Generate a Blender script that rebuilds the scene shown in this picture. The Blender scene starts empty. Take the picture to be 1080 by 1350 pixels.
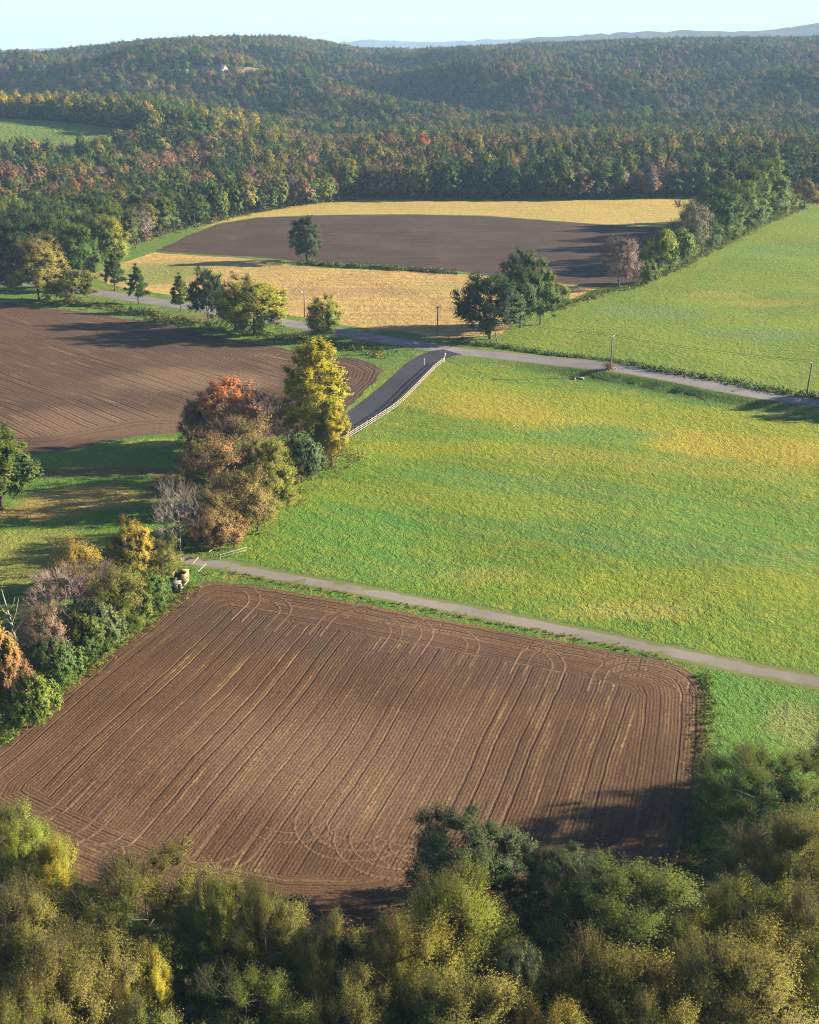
import bpy, bmesh, math, random
import numpy as np
from mathutils import Vector
from mathutils.geometry import delaunay_2d_cdt
R = math.radians
sc = bpy.context.scene

# ------------------------------------------------------------------ camera, sky, sun, exposure
CAM_H, PITCH, FOC = 80.0, R(21.08), 1590.0        # metres, down-tilt, focal length in photo pixels (1080 x 1350)
cam = bpy.data.cameras.new('camera'); cam_ob = bpy.data.objects.new('camera', cam); sc.collection.objects.link(cam_ob)
cam_ob.location = (0, 0, CAM_H); cam_ob.rotation_euler = (R(90) - PITCH, 0, 0)
cam.sensor_fit = 'VERTICAL'; cam.sensor_height = 24; cam.lens = 24 * FOC / 1350
cam.clip_start = 0.5; cam.clip_end = 60000
sc.camera = cam_ob
SUN_EL, SUN_AZ = R(18.5), R(82)                      # azimuth clockwise from +Y
wd = bpy.data.worlds.new('World'); sc.world = wd; wd.use_nodes = True
wt = wd.node_tree; bg = wt.nodes['Background']
sky = wt.nodes.new('ShaderNodeTexSky'); sky.sky_type = 'NISHITA'; sky.sun_disc = False
sky.sun_elevation = SUN_EL; sky.sun_rotation = SUN_AZ; sky.air_density = 0.55; sky.dust_density = 0.3; sky.ozone_density = 2.0
tc = wt.nodes.new('ShaderNodeTexCoord'); cmap = wt.nodes.new('ShaderNodeMapping'); cmap.inputs['Scale'].default_value = (2.2, 2.2, 34); cmap.inputs['Rotation'].default_value = (R(2), R(1), 0)
cn = wt.nodes.new('ShaderNodeTexNoise'); cn.inputs['Scale'].default_value = 1.6; cn.inputs['Detail'].default_value = 6; cr_ = wt.nodes.new('ShaderNodeMapRange'); cr_.inputs[1].default_value = 0.3; cr_.inputs[2].default_value = 0.75; cr_.inputs[3].default_value = 0.82; cr_.inputs[4].default_value = 0.95
cm_ = wt.nodes.new('ShaderNodeMix'); cm_.data_type = 'RGBA'; cm_.inputs[7].default_value = (4.5, 4.2, 4.5, 1)
wt.links.new(tc.outputs['Generated'], cmap.inputs[0]); wt.links.new(cmap.outputs[0], cn.inputs['Vector']); wt.links.new(cn.outputs[0], cr_.inputs[0]); sx = wt.nodes.new('ShaderNodeSeparateXYZ'); wt.links.new(tc.outputs['Generated'], sx.inputs[0]); hzr = wt.nodes.new('ShaderNodeMapRange'); hzr.inputs[1].default_value = 0.02; hzr.inputs[2].default_value = 0.12; hzr.inputs[3].default_value = 1.0; hzr.inputs[4].default_value = 0.0
wt.links.new(sx.outputs[2], hzr.inputs[0]); mu_ = wt.nodes.new('ShaderNodeMath'); mu_.operation = 'MULTIPLY'; wt.links.new(cr_.outputs[0], mu_.inputs[0]); wt.links.new(hzr.outputs[0], mu_.inputs[1]); wt.links.new(mu_.outputs[0], cm_.inputs[0])
wt.links.new(sky.outputs[0], cm_.inputs[6]); wt.links.new(cm_.outputs[2], bg.inputs[0]); bg.inputs[1].default_value = 0.05
sl = bpy.data.lights.new('sun', 'SUN'); sl.energy = 5.0; sl.angle = R(0.5); sl.color = (1.0, 0.86, 0.66)
so = bpy.data.objects.new('sun', sl); sc.collection.objects.link(so)
sdir = Vector((math.sin(SUN_AZ) * math.cos(SUN_EL), math.cos(SUN_AZ) * math.cos(SUN_EL), math.sin(SUN_EL)))
so.rotation_euler = (-sdir).to_track_quat('-Z', 'Y').to_euler(); so.location = (300, 50, 300)
sc.view_settings.view_transform = 'Standard'; sc.view_settings.look = 'None'
sc.view_settings.exposure = 2.1; sc.view_settings.gamma = 1.0
sc.cycles.volume_bounces = 0; sc.cycles.filter_width = 1.05; sc.cycles.max_bounces = 6; sc.cycles.use_denoising = True; sc.cycles.denoising_prefilter = 'NONE'

# ------------------------------------------------------------------ terrain
def smooth(e0, e1, x):
    t = np.clip((x - e0) / (e1 - e0), 0, 1); return t * t * (3 - 2 * t)
def ray(u, v):
    vx, vy = (u - 540) / FOC, (675 - v) / FOC
    return np.array([vx, math.cos(PITCH) + vy * math.sin(PITCH), -math.sin(PITCH) + vy * math.cos(PITCH)])
def flat(u, v, z=0.0):
    d = ray(u, v); t = (z - CAM_H) / d[2]; return np.array([d[0] * t, d[1] * t])
ROAD_U = [(600, 463), (660, 470), (760, 484.5), (860, 501), (960, 519), (1080, 538), (1250, 563), (1500, 600)]
ROAD_W = np.array([flat(*p) for p in ROAD_U])
def poly_dist(P, L, closed=False):
    P = np.asarray(P, float); best = np.full(len(P), 1e9)
    n = len(L)
    for i in range(n if closed else n - 1):
        a, b = np.asarray(L[i], float), np.asarray(L[(i + 1) % n], float); ab = b - a
        t = np.clip(((P - a) @ ab) / max(ab @ ab, 1e-9), 0, 1)
        best = np.minimum(best, np.hypot(*(P - (a + t[:, None] * ab)).T))
    return best
CREST_U = [-700, -250, -100, 0, 100, 200, 300, 380, 430, 480, 540, 600, 700, 830, 950, 1080, 1250, 1900]
CREST_V = [125, 112, 106, 99, 83, 69, 63, 61, 65, 74, 76, 72, 66, 61, 59, 57, 55, 55]
def bump1(x, y, s, ph):
    return np.sin(x / s + ph + 1.3 * np.sin(y / (1.7 * s) + ph * 2)) * np.sin(y / (1.25 * s) + ph * 3 + 1.1 * np.sin(x / (1.4 * s)))
def T(x, y):
    x = np.asarray(x, float); y = np.asarray(y, float)
    zc = np.maximum(0.933 * y + 0.36 * 45, 30); u = 540 + FOC * x / zc
    cv = np.interp(u, CREST_U, CREST_V)
    yr = np.interp(u, [-250, 0, 380, 540, 700, 1080, 1400], [1900, 2000, 2250, 2500, 2500, 2400, 2400])
    vy = (675 - cv) / FOC
    slope = (-math.sin(PITCH) + vy * math.cos(PITCH)) / (math.cos(PITCH) + vy * math.sin(PITCH))
    zr = CAM_H + yr * slope
    y0 = np.interp(u, [-250, 0, 150, 330, 500, 700, 900, 1400], [1000, 1000, 1000, 1020, 1050, 1100, 1120, 1120])
    t = np.clip((y - y0) / (yr - y0), 0, 1)
    z = zr * (0.65 * t + 0.35 * t * t * (3 - 2 * t))
    z = np.where(y > yr, zr * (1 - 0.6 * smooth(0, 2500, y - yr)), z)
    amp = smooth(0.02, 0.25, t) * (1 - 0.85 * smooth(0.6, 0.92, t))
    z += amp * (9 * bump1(x, y, 110, 0.4) + 4.5 * bump1(x, y, 55, 1.9) + 19 * np.sin(y / 66 + x / 150 + 1.5 * np.sin(x / 210 + 0.6) + 0.7 * np.sin(x / 83)))
    z += 27 * smooth(790, 945, y) * (1 - 0.7 * smooth(1010, 1250, y)) * smooth(440, 170, u)      # left shoulder with the high field
    z += 6.0 * smooth(600, 760, y) * np.exp(-((y - 860) / 130) ** 2) * smooth(380, 560, u)
    near = smooth(640, 520, y) * smooth(60, 110, y)
    z += near * (0.35 * bump1(x, y, 19, 0.7) + 0.25 * bump1(x, y, 9, 2.1))
    sh = x.shape
    P = np.stack([x.ravel(), y.ravel()], 1)
    m = (P[:, 1] > 150) & (P[:, 1] < 420) & (P[:, 0] > -20)
    rd = np.full(len(P), 99.0)
    if m.any(): rd[m] = poly_dist(P[m], ROAD_W)
    z = z + 1.6 * (smooth(9.0, 4.9, rd) * smooth(12, 55, P[:, 0])).reshape(sh)
    return z
def T1(x, y): return float(T(np.array([x]), np.array([y]))[0])
def at(u, v):
    """ground point seen at a photo pixel"""
    d = ray(u, v); k = np.concatenate([np.arange(40, 800, 4.0), np.arange(800, 4200, 10.0)]) / d[1]
    z = CAM_H + d[2] * k; g = T(d[0] * k, d[1] * k); hitm = np.nonzero(z < g)[0]
    if len(hitm) == 0: return np.array([d[0] * k[-1], d[1] * k[-1]])
    i = hitm[0]
    if i == 0: return np.array([d[0] * k[0], d[1] * k[0]])
    a, b = z[i - 1] - g[i - 1], z[i] - g[i]; kk = k[i - 1] + (k[i] - k[i - 1]) * a / (a - b)
    return np.array([d[0] * kk, d[1] * kk])
def depth(x, y, z): return y * math.cos(PITCH) + (CAM_H - z) * math.sin(PITCH)
def to_px(x, y, z):
    zc = depth(x, y, z); up = y * math.sin(PITCH) + (z - CAM_H) * math.cos(PITCH)
    return 540 + FOC * x / zc, 675 - FOC * up / zc

# ------------------------------------------------------------------ node helper
class Nodes:
    def __init__(s, name):
        s.m = bpy.data.materials.new(name); s.m.use_nodes = True; s.t = s.m.node_tree
        s.out = s.t.nodes['Material Output']; s.p = s.t.nodes['Principled BSDF']
        s.p.inputs['Roughness'].default_value = 0.9
        s.p.inputs['Specular IOR Level'].default_value = 0.15
    def n(s, typ, props=None, **ins):
        nd = s.t.nodes.new('ShaderNode' + typ)
        for k, v in (props or {}).items(): setattr(nd, k, v)
        for k, v in ins.items(): s.set(nd, k, v)
        return nd
    def set(s, nd, k, v):
        k = int(k[1:]) if k[0] == 'i' and k[1:].isdigit() else k.replace('_', ' ')
        sock = nd.inputs[k]
        if hasattr(v, 'links'): s.t.links.new(v, sock)
        else: sock.default_value = (*v, 1) if isinstance(v, tuple) and len(v) == 3 and sock.type == 'RGBA' else v
    def math(s, op, a, b=0.0, c=0.0, clamp=False):
        return s.n('Math', {'operation': op, 'use_clamp': clamp}, i0=a, i1=b, i2=c).outputs[0]
    def vmath(s, op, a, b): return s.n('VectorMath', {'operation': op}, i0=a, i1=b)
    def noise(s, vec, scale, detail=3, rough=0.55, dist=0.0):
        return s.n('TexNoise', None, Vector=vec, Scale=scale, Detail=detail, Roughness=rough, Distortion=dist).outputs[0]
    def mix(s, f, a, b, mode='MIX'):
        nd = s.n('Mix', {'data_type': 'RGBA', 'blend_type': mode}); s.set(nd, 'i0', f); s.set(nd, 'i6', a); s.set(nd, 'i7', b)
        return nd.outputs[2]
    def ramp(s, f, lo, hi, a=0.0, b=1.0):
        return s.n('MapRange', {'interpolation_type': 'SMOOTHSTEP'}, Value=f, i1=lo, i2=hi, i3=a, i4=b).outputs[0]
    def pos(s): return s.n('NewGeometry').outputs['Position']
    def attr(s, name, out='Fac', typ='GEOMETRY'): return s.n('Attribute', {'attribute_name': name, 'attribute_type': typ}).outputs[out]
    def bump(s, h, dist, strength=1.0):
        s.set(s.p, 'Normal', s.n('Bump', None, Height=h, Distance=dist, Strength=strength).outputs[0])
    def color(s, c): s.set(s.p, 'Base_Color', c); return s.m
def plain(name, col, rough=0.8, metal=0.0, var=0.15, scale=3.0):
    k = Nodes(name); f = k.noise(k.pos(), scale, 4)
    lo, hi = tuple(c * (1 - var) for c in col), tuple(min(1, c * (1 + var)) for c in col)
    k.p.inputs['Roughness'].default_value = rough; k.p.inputs['Metallic'].default_value = metal
    return k.color(k.mix(f, lo, hi))

def blob(k, pos, cx, cy, rx, ry, rot=0.0, warp=0.5):
    """soft patch mask on the ground, in metres"""
    mp = k.n('Mapping', {'vector_type': 'TEXTURE'}, Vector=pos, Location=(cx, cy, 0), Rotation=(0, 0, rot), Scale=(rx, ry, 1e6)).outputs[0]
    ln = k.vmath('LENGTH', mp, (0, 0, 0)).outputs['Value']
    nz = k.noise(pos, 0.09, 4, 0.6)
    return k.ramp(k.math('ADD', ln, k.math('MULTIPLY', k.math('SUBTRACT', nz, 0.5), warp * 2)), 0.45, 1.15, 1.0, 0.0)

def grass_mat(name, c1, c2, dry, dry_lo=0.55, lump=1.4, bump=0.45, patches=(), streak=None):
    k = Nodes(name); p = k.pos()
    big, med, fine = k.noise(p, 0.025, 4, 0.6), k.noise(p, 0.16, 4, 0.6), k.noise(p, 2.3, 3, 0.65)
    c = k.mix(k.ramp(big, 0.35, 0.65), c1, c2)
    c = k.mix(k.math('MULTIPLY', k.ramp(med, dry_lo, dry_lo + 0.2), 0.75), c, dry)
    for (px, py, rx, ry, rot, col, amt) in patches:
        c = k.mix(k.math('MULTIPLY', blob(k, p, px, py, rx, ry, rot), amt), c, col)
    c = k.mix(1.0, c, k.mix(k.ramp(fine, 0.25, 0.75), (0.68, 0.7, 0.7), (1.3, 1.26, 1.2)), 'MULTIPLY')
    sp = k.mix(k.math('MULTIPLY', k.ramp(k.noise(p, 0.75, 3, 0.7), 0.56, 0.72), 0.38), c, tuple(x * 0.5 for x in c1))
    c = k.mix(1.0, c, k.mix(k.ramp(k.noise(p, 0.07, 5, 0.7), 0.3, 0.7), (0.84, 0.86, 0.92), (1.16, 1.13, 1.05)), 'MULTIPLY')
    # tussocks: stretched lumps of grass
    st = k.n('Mapping', None, Vector=p, Scale=(1.0, 0.75, 1.0), Rotation=(0, 0, 0.5)).outputs[0]
    h = k.math('ADD', k.math('MULTIPLY', k.noise(st, lump, 4, 0.62, 0.6), 1.0), k.math('MULTIPLY', k.noise(p, lump * 3.7, 3, 0.6), 0.45))
    h = k.math('ADD', h, k.math('MULTIPLY', k.noise(p, 0.35, 2), 0.8))
    k.bump(h, bump * 2.0)
    if streak:
        a, sp_, amt = streak
        q = k.vmath('DOT_PRODUCT', p, (math.sin(a), -math.cos(a), 0)).outputs['Value']
        q = k.math('ADD', q, k.math('MULTIPLY', k.noise(p, 0.05, 2), 6))
        w = k.math('SINE', k.math('MULTIPLY', q, 2 * math.pi / sp_))
        sp = k.mix(k.math('MULTIPLY', k.ramp(w, 0.3, 1.0), amt), sp, dry)
    return k.color(sp)

def soil_mat(name, c1, c2, straw, angle, spacing, headland=0.0, track=4.6, bump=0.16, straw_amt=0.42, patches=()):
    k = Nodes(name); p = k.pos()
    warp = k.math('ADD', k.math('MULTIPLY', k.math('SUBTRACT', k.noise(p, 0.045, 2), 0.5), 0.9), k.math('MULTIPLY', k.math('SUBTRACT', k.noise(p, 0.35, 3), 0.5), 0.3))
    s = k.vmath('DOT_PRODUCT', p, (math.sin(angle), -math.cos(angle), 0)).outputs['Value']
    s = k.math('ADD', s, warp)
    if headland:
        e = k.attr('edge_distance')
        lim = k.math('ADD', headland, k.math('MULTIPLY', k.math('SUBTRACT', k.noise(p, 0.12, 2), 0.5), 3.0))
        inside = k.math('GREATER_THAN', e, lim)
        s = k.math('ADD', k.math('MULTIPLY', s, inside), k.math('MULTIPLY', k.math('ADD', e, k.math('MULTIPLY', warp, 0.7)), k.math('SUBTRACT', 1.0, inside)))
    # each drill row has its own strength, varying slowly along the row
    along = k.vmath('DOT_PRODUCT', p, (math.cos(angle), math.sin(angle), 0)).outputs['Value']
    row = k.math('FLOOR', k.math('DIVIDE', s, spacing))
    rv = k.n('CombineXYZ', None, X=k.math('MULTIPLY', row, 3.17), Y=k.math('MULTIPLY', along, 0.05)).outputs[0]
    rowvar = k.noise(rv, 1.0, 2, 0.7)
    fine = k.math('SINE', k.math('MULTIPLY', s, 2 * math.pi / spacing))
    fine = k.math('MULTIPLY', k.math('ADD', fine, 1), k.math('ADD', 0.05, k.math('MULTIPLY', rowvar, 0.5)))
    # wheel tracks: two grooves every pass
    fr = k.math('FRACT', k.math('DIVIDE', s, track))
    def groove(c0, w): return k.ramp(k.math('ABSOLUTE', k.math('SUBTRACT', fr, c0)), w * 0.35, w, 1.0, 0.0)
    passv = k.noise(k.n('CombineXYZ', None, X=k.math('MULTIPLY', k.math('FLOOR', k.math('DIVIDE', s, track)), 7.3), Y=k.math('MULTIPLY', along, 0.012)).outputs[0], 1.0, 1)
    gr = k.math('MULTIPLY', k.math('MAXIMUM', groove(0.3, 0.05), groove(0.68, 0.05)), k.ramp(passv, 0.3, 0.7, 0.25, 1.0))
    clod = k.noise(p, 3.2, 4, 0.7); lumps = k.noise(p, 0.9, 3, 0.6)
    h = k.math('ADD', k.math('MULTIPLY', fine, 0.5), k.math('MULTIPLY', clod, 1.0))
    h = k.math('ADD', h, k.math('MULTIPLY', lumps, 0.7))
    h = k.math('SUBTRACT', h, k.math('MULTIPLY', gr, 1.0))
    k.bump(h, bump)
    c = k.mix(k.ramp(k.math('ADD', k.math('MULTIPLY', k.noise(p, 0.03, 6, 0.7), 0.6), k.math('MULTIPLY', rowvar, 0.4)), 0.36, 0.64), c1, c2)
    for (px, py, rx, ry, rot, col, amt) in patches:
        c = k.mix(k.math('MULTIPLY', blob(k, p, px, py, rx, ry, rot), amt), c, col)
    c = k.mix(1.0, c, k.mix(k.ramp(clod, 0.3, 0.7), (0.68, 0.68, 0.7), (1.3, 1.3, 1.28)), 'MULTIPLY')
    stw = k.math('MULTIPLY', k.ramp(rowvar, 0.52, 0.75), k.ramp(k.noise(p, 1.7, 3, 0.7), 0.4, 0.62))
    stw = k.math('MULTIPLY', stw, k.ramp(k.noise(p, 0.04, 3), 0.3, 0.6, 0.3, 1.0))
    c = k.mix(k.math('MULTIPLY', stw, straw_amt), c, straw)
    c = k.mix(k.math('MULTIPLY', gr, 0.35), c, tuple(x * 0.55 for x in c1))
    return k.color(c)

# ------------------------------------------------------------------ mesh helpers
def link(o, parent=None):
    sc.collection.objects.link(o)
    if parent is not None: o.parent = parent
    return o
def np_mesh(name, V, Fq, mats, attrs=None, smooth_=False):
    """V (n,3), Fq list of face arrays (m,3)/(m,4)"""
    me = bpy.data.meshes.new(name)
    Fq = [f for f in (Fq if isinstance(Fq, list) else [Fq]) if len(f)]
    V = np.asarray(V, np.float32)
    me.vertices.add(len(V)); me.vertices.foreach_set('co', V.ravel())
    loops = np.concatenate([f.ravel() for f in Fq]).astype(np.int32)
    tot = np.concatenate([np.full(len(f), f.shape[1]) for f in Fq]).astype(np.int32)
    st = np.concatenate([[0], np.cumsum(tot)[:-1]]).astype(np.int32)
    me.loops.add(len(loops)); me.loops.foreach_set('vertex_index', loops)
    me.polygons.add(len(tot)); me.polygons.foreach_set('loop_start', st)
    me.update(calc_edges=True)
    if smooth_: me.polygons.foreach_set('use_smooth', np.ones(len(tot), bool))
    for m in (mats if isinstance(mats, list) else [mats]): me.materials.append(m)
    for k, (dom, vals) in (attrs or {}).items():
        vals = np.asarray(vals, np.float32)
        if vals.ndim == 2: a = me.attributes.new(k, 'FLOAT_VECTOR', dom); a.data.foreach_set('vector', vals.ravel())
        else: a = me.attributes.new(k, 'FLOAT', dom); a.data.foreach_set('value', vals)
    return me
def ob(name, me, parent=None, **props):
    o = bpy.data.objects.new(name, me); link(o, parent)
    for k, v in props.items(): o[k] = v
    return o
def thing(name, label, cat, loc=(0, 0, 0), rz=0.0, group=None):
    o = bpy.data.objects.new(name, None); link(o); o.location = loc; o.rotation_euler = (0, 0, rz); o.empty_display_size = 0.5
    o['label'] = label; o['category'] = cat
    if group: o['group'] = group
    return o
def tag(o, label, cat, group=None):
    o['label'] = label; o['category'] = cat
    if group: o['group'] = group
    return o
class MB:
    """collects boxes and tubes into one mesh"""
    def __init__(s): s.v = []; s.q = []; s.t = []; s.n = 0
    def add(s, V, Q=None, Tn=None):
        V = np.asarray(V, float); s.v.append(V)
        if Q is not None and len(Q): s.q.append(np.asarray(Q) + s.n)
        if Tn is not None and len(Tn): s.t.append(np.asarray(Tn) + s.n)
        s.n += len(V)
    def box(s, c, d, rz=0.0, tilt=0.0):
        x, y, z = d[0] / 2, d[1] / 2, d[2] / 2
        V = np.array([(i, j, k) for i in (-x, x) for j in (-y, y) for k in (-z, z)])
        if tilt: V = V @ np.array([[math.cos(tilt), 0, -math.sin(tilt)], [0, 1, 0], [math.sin(tilt), 0, math.cos(tilt)]])
        cr, sr = math.cos(rz), math.sin(rz); V = V @ np.array([[cr, sr, 0], [-sr, cr, 0], [0, 0, 1]])
        s.add(V + np.array(c), [(0, 1, 3, 2), (4, 6, 7, 5), (0, 4, 5, 1), (2, 3, 7, 6), (0, 2, 6, 4), (1, 5, 7, 3)])
    def tube(s, pts, rad, seg=6, cap=True):
        pts = np.asarray(pts, float); n = len(pts); rad = np.broadcast_to(rad, (n,))
        tan = np.gradient(pts, axis=0); tan /= np.maximum(np.linalg.norm(tan, axis=1), 1e-9)[:, None]
        ref = np.array([1.0, 0.13, 0.07]) if abs(tan[:, 0]).mean() < 0.7 else np.array([0.1, 1.0, 0.1])
        a = np.cross(tan, ref); a /= np.linalg.norm(a, axis=1)[:, None]; b = np.cross(tan, a)
        th = np.arange(seg) * 2 * math.pi / seg
        V = (pts[:, None] + rad[:, None, None] * (np.cos(th)[None, :, None] * a[:, None] + np.sin(th)[None, :, None] * b[:, None])).reshape(-1, 3)
        i = np.arange(n - 1)[:, None] * seg; j = np.arange(seg)[None]; jn = (j + 1) % seg
        Q = np.stack([i + j, i + jn, i + seg + jn, i + seg + j], -1).reshape(-1, 4)
        tri = []
        if cap:
            V = np.concatenate([V, pts[-1:]]); e = (n - 1) * seg
            tri = [(e + k, e + (k + 1) % seg, n * seg) for k in range(seg)]
        s.add(V, Q, tri)
    def sticks(s, A, B, ra, rb):
        """many thin three-sided sticks at once"""
        A, B = np.asarray(A, float), np.asarray(B, float); n = len(A)
        if n == 0: return
        t = B - A; t /= np.maximum(np.linalg.norm(t, axis=1), 1e-9)[:, None]
        a = np.cross(t, [0.31, 0.83, 0.46]); a /= np.maximum(np.linalg.norm(a, axis=1), 1e-9)[:, None]; b = np.cross(t, a)
        ra = np.broadcast_to(ra, (n,)); rb = np.broadcast_to(rb, (n,)); V = []
        for k in range(3):
            o = math.cos(k * 2.0944) * a + math.sin(k * 2.0944) * b
            V += [A + o * ra[:, None], B + o * rb[:, None]]
        V = np.stack(V, 1).reshape(-1, 3); i = np.arange(n)[:, None] * 6
        Q = np.concatenate([i + np.array([0, 2, 3, 1]), i + np.array([2, 4, 5, 3]), i + np.array([4, 0, 1, 5])])
        s.add(V, Q)
    def mesh(s, name, mat, smooth_=False):
        return np_mesh(name, np.concatenate(s.v), [np.concatenate(s.q) if s.q else np.zeros((0, 4), int), np.concatenate(s.t) if s.t else np.zeros((0, 3), int)], mat, smooth_=smooth_)

# ------------------------------------------------------------------ the ground: one triangulation split along field and road edges
def W(pts): return [at(u, v) for u, v in pts]
rng = np.random.default_rng(11)
def resample(poly, step, jit, closed=True):
    out = []; n = len(poly)
    for i in range(n):
        a, b = np.array(poly[i]), np.array(poly[(i + 1) % n]); L = np.hypot(*(b - a)); m = max(1, int(L / step))
        for j in range(m):
            q = a + (b - a) * j / m
            out.append(q + rng.normal(0, jit, 2) if jit else q)
    return out
def curve(pts, n=6):
    """Catmull-Rom through points"""
    P = [np.array(p, float) for p in pts]; P = [2 * P[0] - P[1]] + P + [2 * P[-1] - P[-2]]; out = []
    for i in range(1, len(P) - 2):
        for t in np.linspace(0, 1, n, endpoint=False):
            a, b, c, d = P[i - 1:i + 3]
            out.append(0.5 * (2 * b + (c - a) * t + (2 * a - 5 * b + 4 * c - d) * t * t + (3 * b - a - 3 * c + d) * t ** 3))
    return out + [P[-2]]
def ribbon(centre, w0, w1=None):
    c = np.array(centre); w1 = w1 or w0; d = np.gradient(c, axis=0); d /= np.linalg.norm(d, axis=1)[:, None]
    nrm = np.stack([-d[:, 1], d[:, 0]], 1); w = np.linspace(w0, w1, len(c))[:, None] / 2
    return list(c + nrm * w) + list((c - nrm * w)[::-1])
lane_c = curve(W([(150, 716), (215, 733), (262, 741), (300, 745.5), (400, 765), (500, 783), (600, 802), (700, 822), (800, 842), (900, 863), (1000, 884), (1080, 899.5), (1250, 932), (1450, 970)]))
main_c = curve(W([(-420, 340), (-160, 356), (0, 371), (130, 386), (210, 398), (290, 411), (380, 426), (450, 437), (520, 449.5), (590, 461)]) + list(ROAD_W[1:]))
drive_c = curve(W([(597, 464), (577, 468), (557, 479), (541, 493), (520, 512), (493, 535), (466, 556), (440, 574), (405, 596), (360, 622)]))
near_plough = W([(270, 766), (320, 770), (400, 783), (500, 801), (600, 819), (700, 838), (800, 857), (860, 868), (900, 879), (922, 896), (931, 916), (932, 960), (926, 1040), (919, 1110), (905, 1150), (880, 1168), (760, 1180), (600, 1215), (480, 1235), (350, 1235), (200, 1205), (60, 1145), (-60, 1085), (-90, 1050), (-50, 1024), (0, 986), (50, 943), (100, 901), (150, 860), (200, 820), (250, 778)])
mid_plough = W([(-260, 385), (0, 399), (100, 410), (200, 425), (300, 447), (400, 464), (470, 473), (492, 481), (503, 488), (497, 501), (474, 523), (448, 545), (420, 566), (330, 580), (245, 570), (190, 573), (140, 582), (90, 593), (42, 598), (-100, 602), (-300, 560)])
far_plough = W([(203, 331), (240, 314), (290, 295), (340, 287), (430, 284), (540, 283), (640, 285), (720, 291), (800, 297), (880, 301), (930, 302), (880, 345), (830, 377), (790, 377), (735, 372), (640, 362), (580, 356), (500, 350), (430, 345), (390, 345), (300, 337)])
gold_far = W([(250, 306), (300, 288), (400, 269), (470, 263), (600, 265.5), (760, 264), (900, 262.5), (985, 261), (960, 285), (930, 301), (880, 300), (800, 296), (720, 290), (640, 284), (540, 282), (430, 283), (340, 286), (290, 294)])
stubble = W([(120, 362), (165, 345), (203, 333), (300, 339), (390, 350), (450, 354), (560, 359), (640, 364), (735, 374), (790, 379), (760, 392), (700, 412), (660, 440), (600, 446), (540, 439), (470, 430), (400, 419), (300, 402), (215, 388), (150, 377)])
upper_pasture = W([(640, 452), (700, 414), (760, 399), (830, 384), (905, 350), (985, 302), (1045, 275), (1090, 266), (1400, 262), (1500, 575), (1250, 545), (1080, 519), (960, 500), (860, 483), (760, 467), (690, 457)])
main_pasture = W([(587, 477), (640, 481), (760, 503), (860, 521), (960, 540), (1080, 560), (1250, 588), (1500, 640), (1500, 962), (1250, 915), (1080, 886), (1000, 871), (900, 850), (800, 830), (700, 810), (600, 790), (500, 772), (400, 754), (300, 736), (330, 690), (400, 622), (455, 588), (470, 573), (510, 545), (545, 515), (572, 488)])
lawn = W([(42, 600), (90, 595), (140, 584), (190, 575), (240, 573), (240, 640), (225, 700), (150, 716), (60, 760), (-60, 820), (-200, 780), (-200, 610)])
lane_verge = W([(935, 884), (1080, 912), (1300, 955), (1400, 1120), (960, 1120), (925, 1120), (933, 1040), (938, 960), (938, 910)])
# (name, polygon, edge step, wobble); earlier wins
zones = [('driveway', ribbon(drive_c, 8.6, 7.6), 3, 0), ('main_road', ribbon(main_c, 9.0), 3, 0.0), ('gravel_lane', ribbon(lane_c, 4.4), 2.0, 0.10),
         ('near_ploughed_field', near_plough, 1.5, 0.18), ('middle_ploughed_field', mid_plough, 2.5, 0.3), ('far_ploughed_field', far_plough, 4, 0.3),
         ('far_straw_field', gold_far, 5, 0.4), ('stubble_field', stubble, 4, 0.5), ('upper_pasture_field', upper_pasture, 5, 0.4),
         ('main_pasture_field', main_pasture, 3, 0.35), ('mown_lawn', lawn, 3, 0.4), ('lane_verge_grass_field', lane_verge, 3, 0.4)]
zpoly = {}
pts2, edges2 = [], []
for name, poly, step, jit in zones:
    rp = [q for q in resample(poly, step, jit)]; zpoly[name] = np.array(rp)
    b = len(pts2); pts2 += [Vector(map(float, q)) for q in rp]; edges2 += [(b + i, b + (i + 1) % len(rp)) for i in range(len(rp))]
gp = []
for y0, y1, st in ((40, 330, 2.4), (330, 480, 3.6), (480, 790, 7.0)):
    for iy, yy in enumerate(np.arange(y0, y1, st * 0.87)):
        hw = 0.40 * yy + 75
        xs = np.arange(-hw, hw, st) + (iy % 2) * st / 2
        gp.append(np.stack([xs, np.full_like(xs, yy)], 1))
gp = np.concatenate(gp); gp += rng.normal(0, 0.25, gp.shape)
NEAR_EDGE = 780.0
pts2 += [Vector(map(float, q)) for q in gp]
vs, es, fs, *_ = delaunay_2d_cdt(pts2, edges2, [], 0, 1e-4)
GV = np.array([(v.x, v.y) for v in vs]); GF = np.array([f for f in fs if len(f) == 3])
GZ = T(GV[:, 0], GV[:, 1]); V3 = np.column_stack([GV, GZ])
cen = GV[GF].mean(1)
def inside(P, poly):
    x, y = P[:, 0], P[:, 1]; c = np.zeros(len(P), bool); q = np.asarray(poly); n = len(q)
    lo, hi = q.min(0), q.max(0); m = (x >= lo[0]) & (x <= hi[0]) & (y >= lo[1]) & (y <= hi[1]); xm, ym = x[m], y[m]; cm = np.zeros(len(xm), bool)
    for i in range(n):
        x1, y1 = q[i]; x2, y2 = q[(i + 1) % n]
        if y1 == y2: continue
        k = ((y1 > ym) != (y2 > ym)) & (xm < (x2 - x1) * (ym - y1) / (y2 - y1) + x1); cm ^= k
    c[m] = cm; return c
owner = np.full(len(GF), -1)
for i, (name, *_r) in enumerate(zones):
    m = (owner < 0) & inside(cen, zpoly[name]); owner[m] = i

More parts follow.
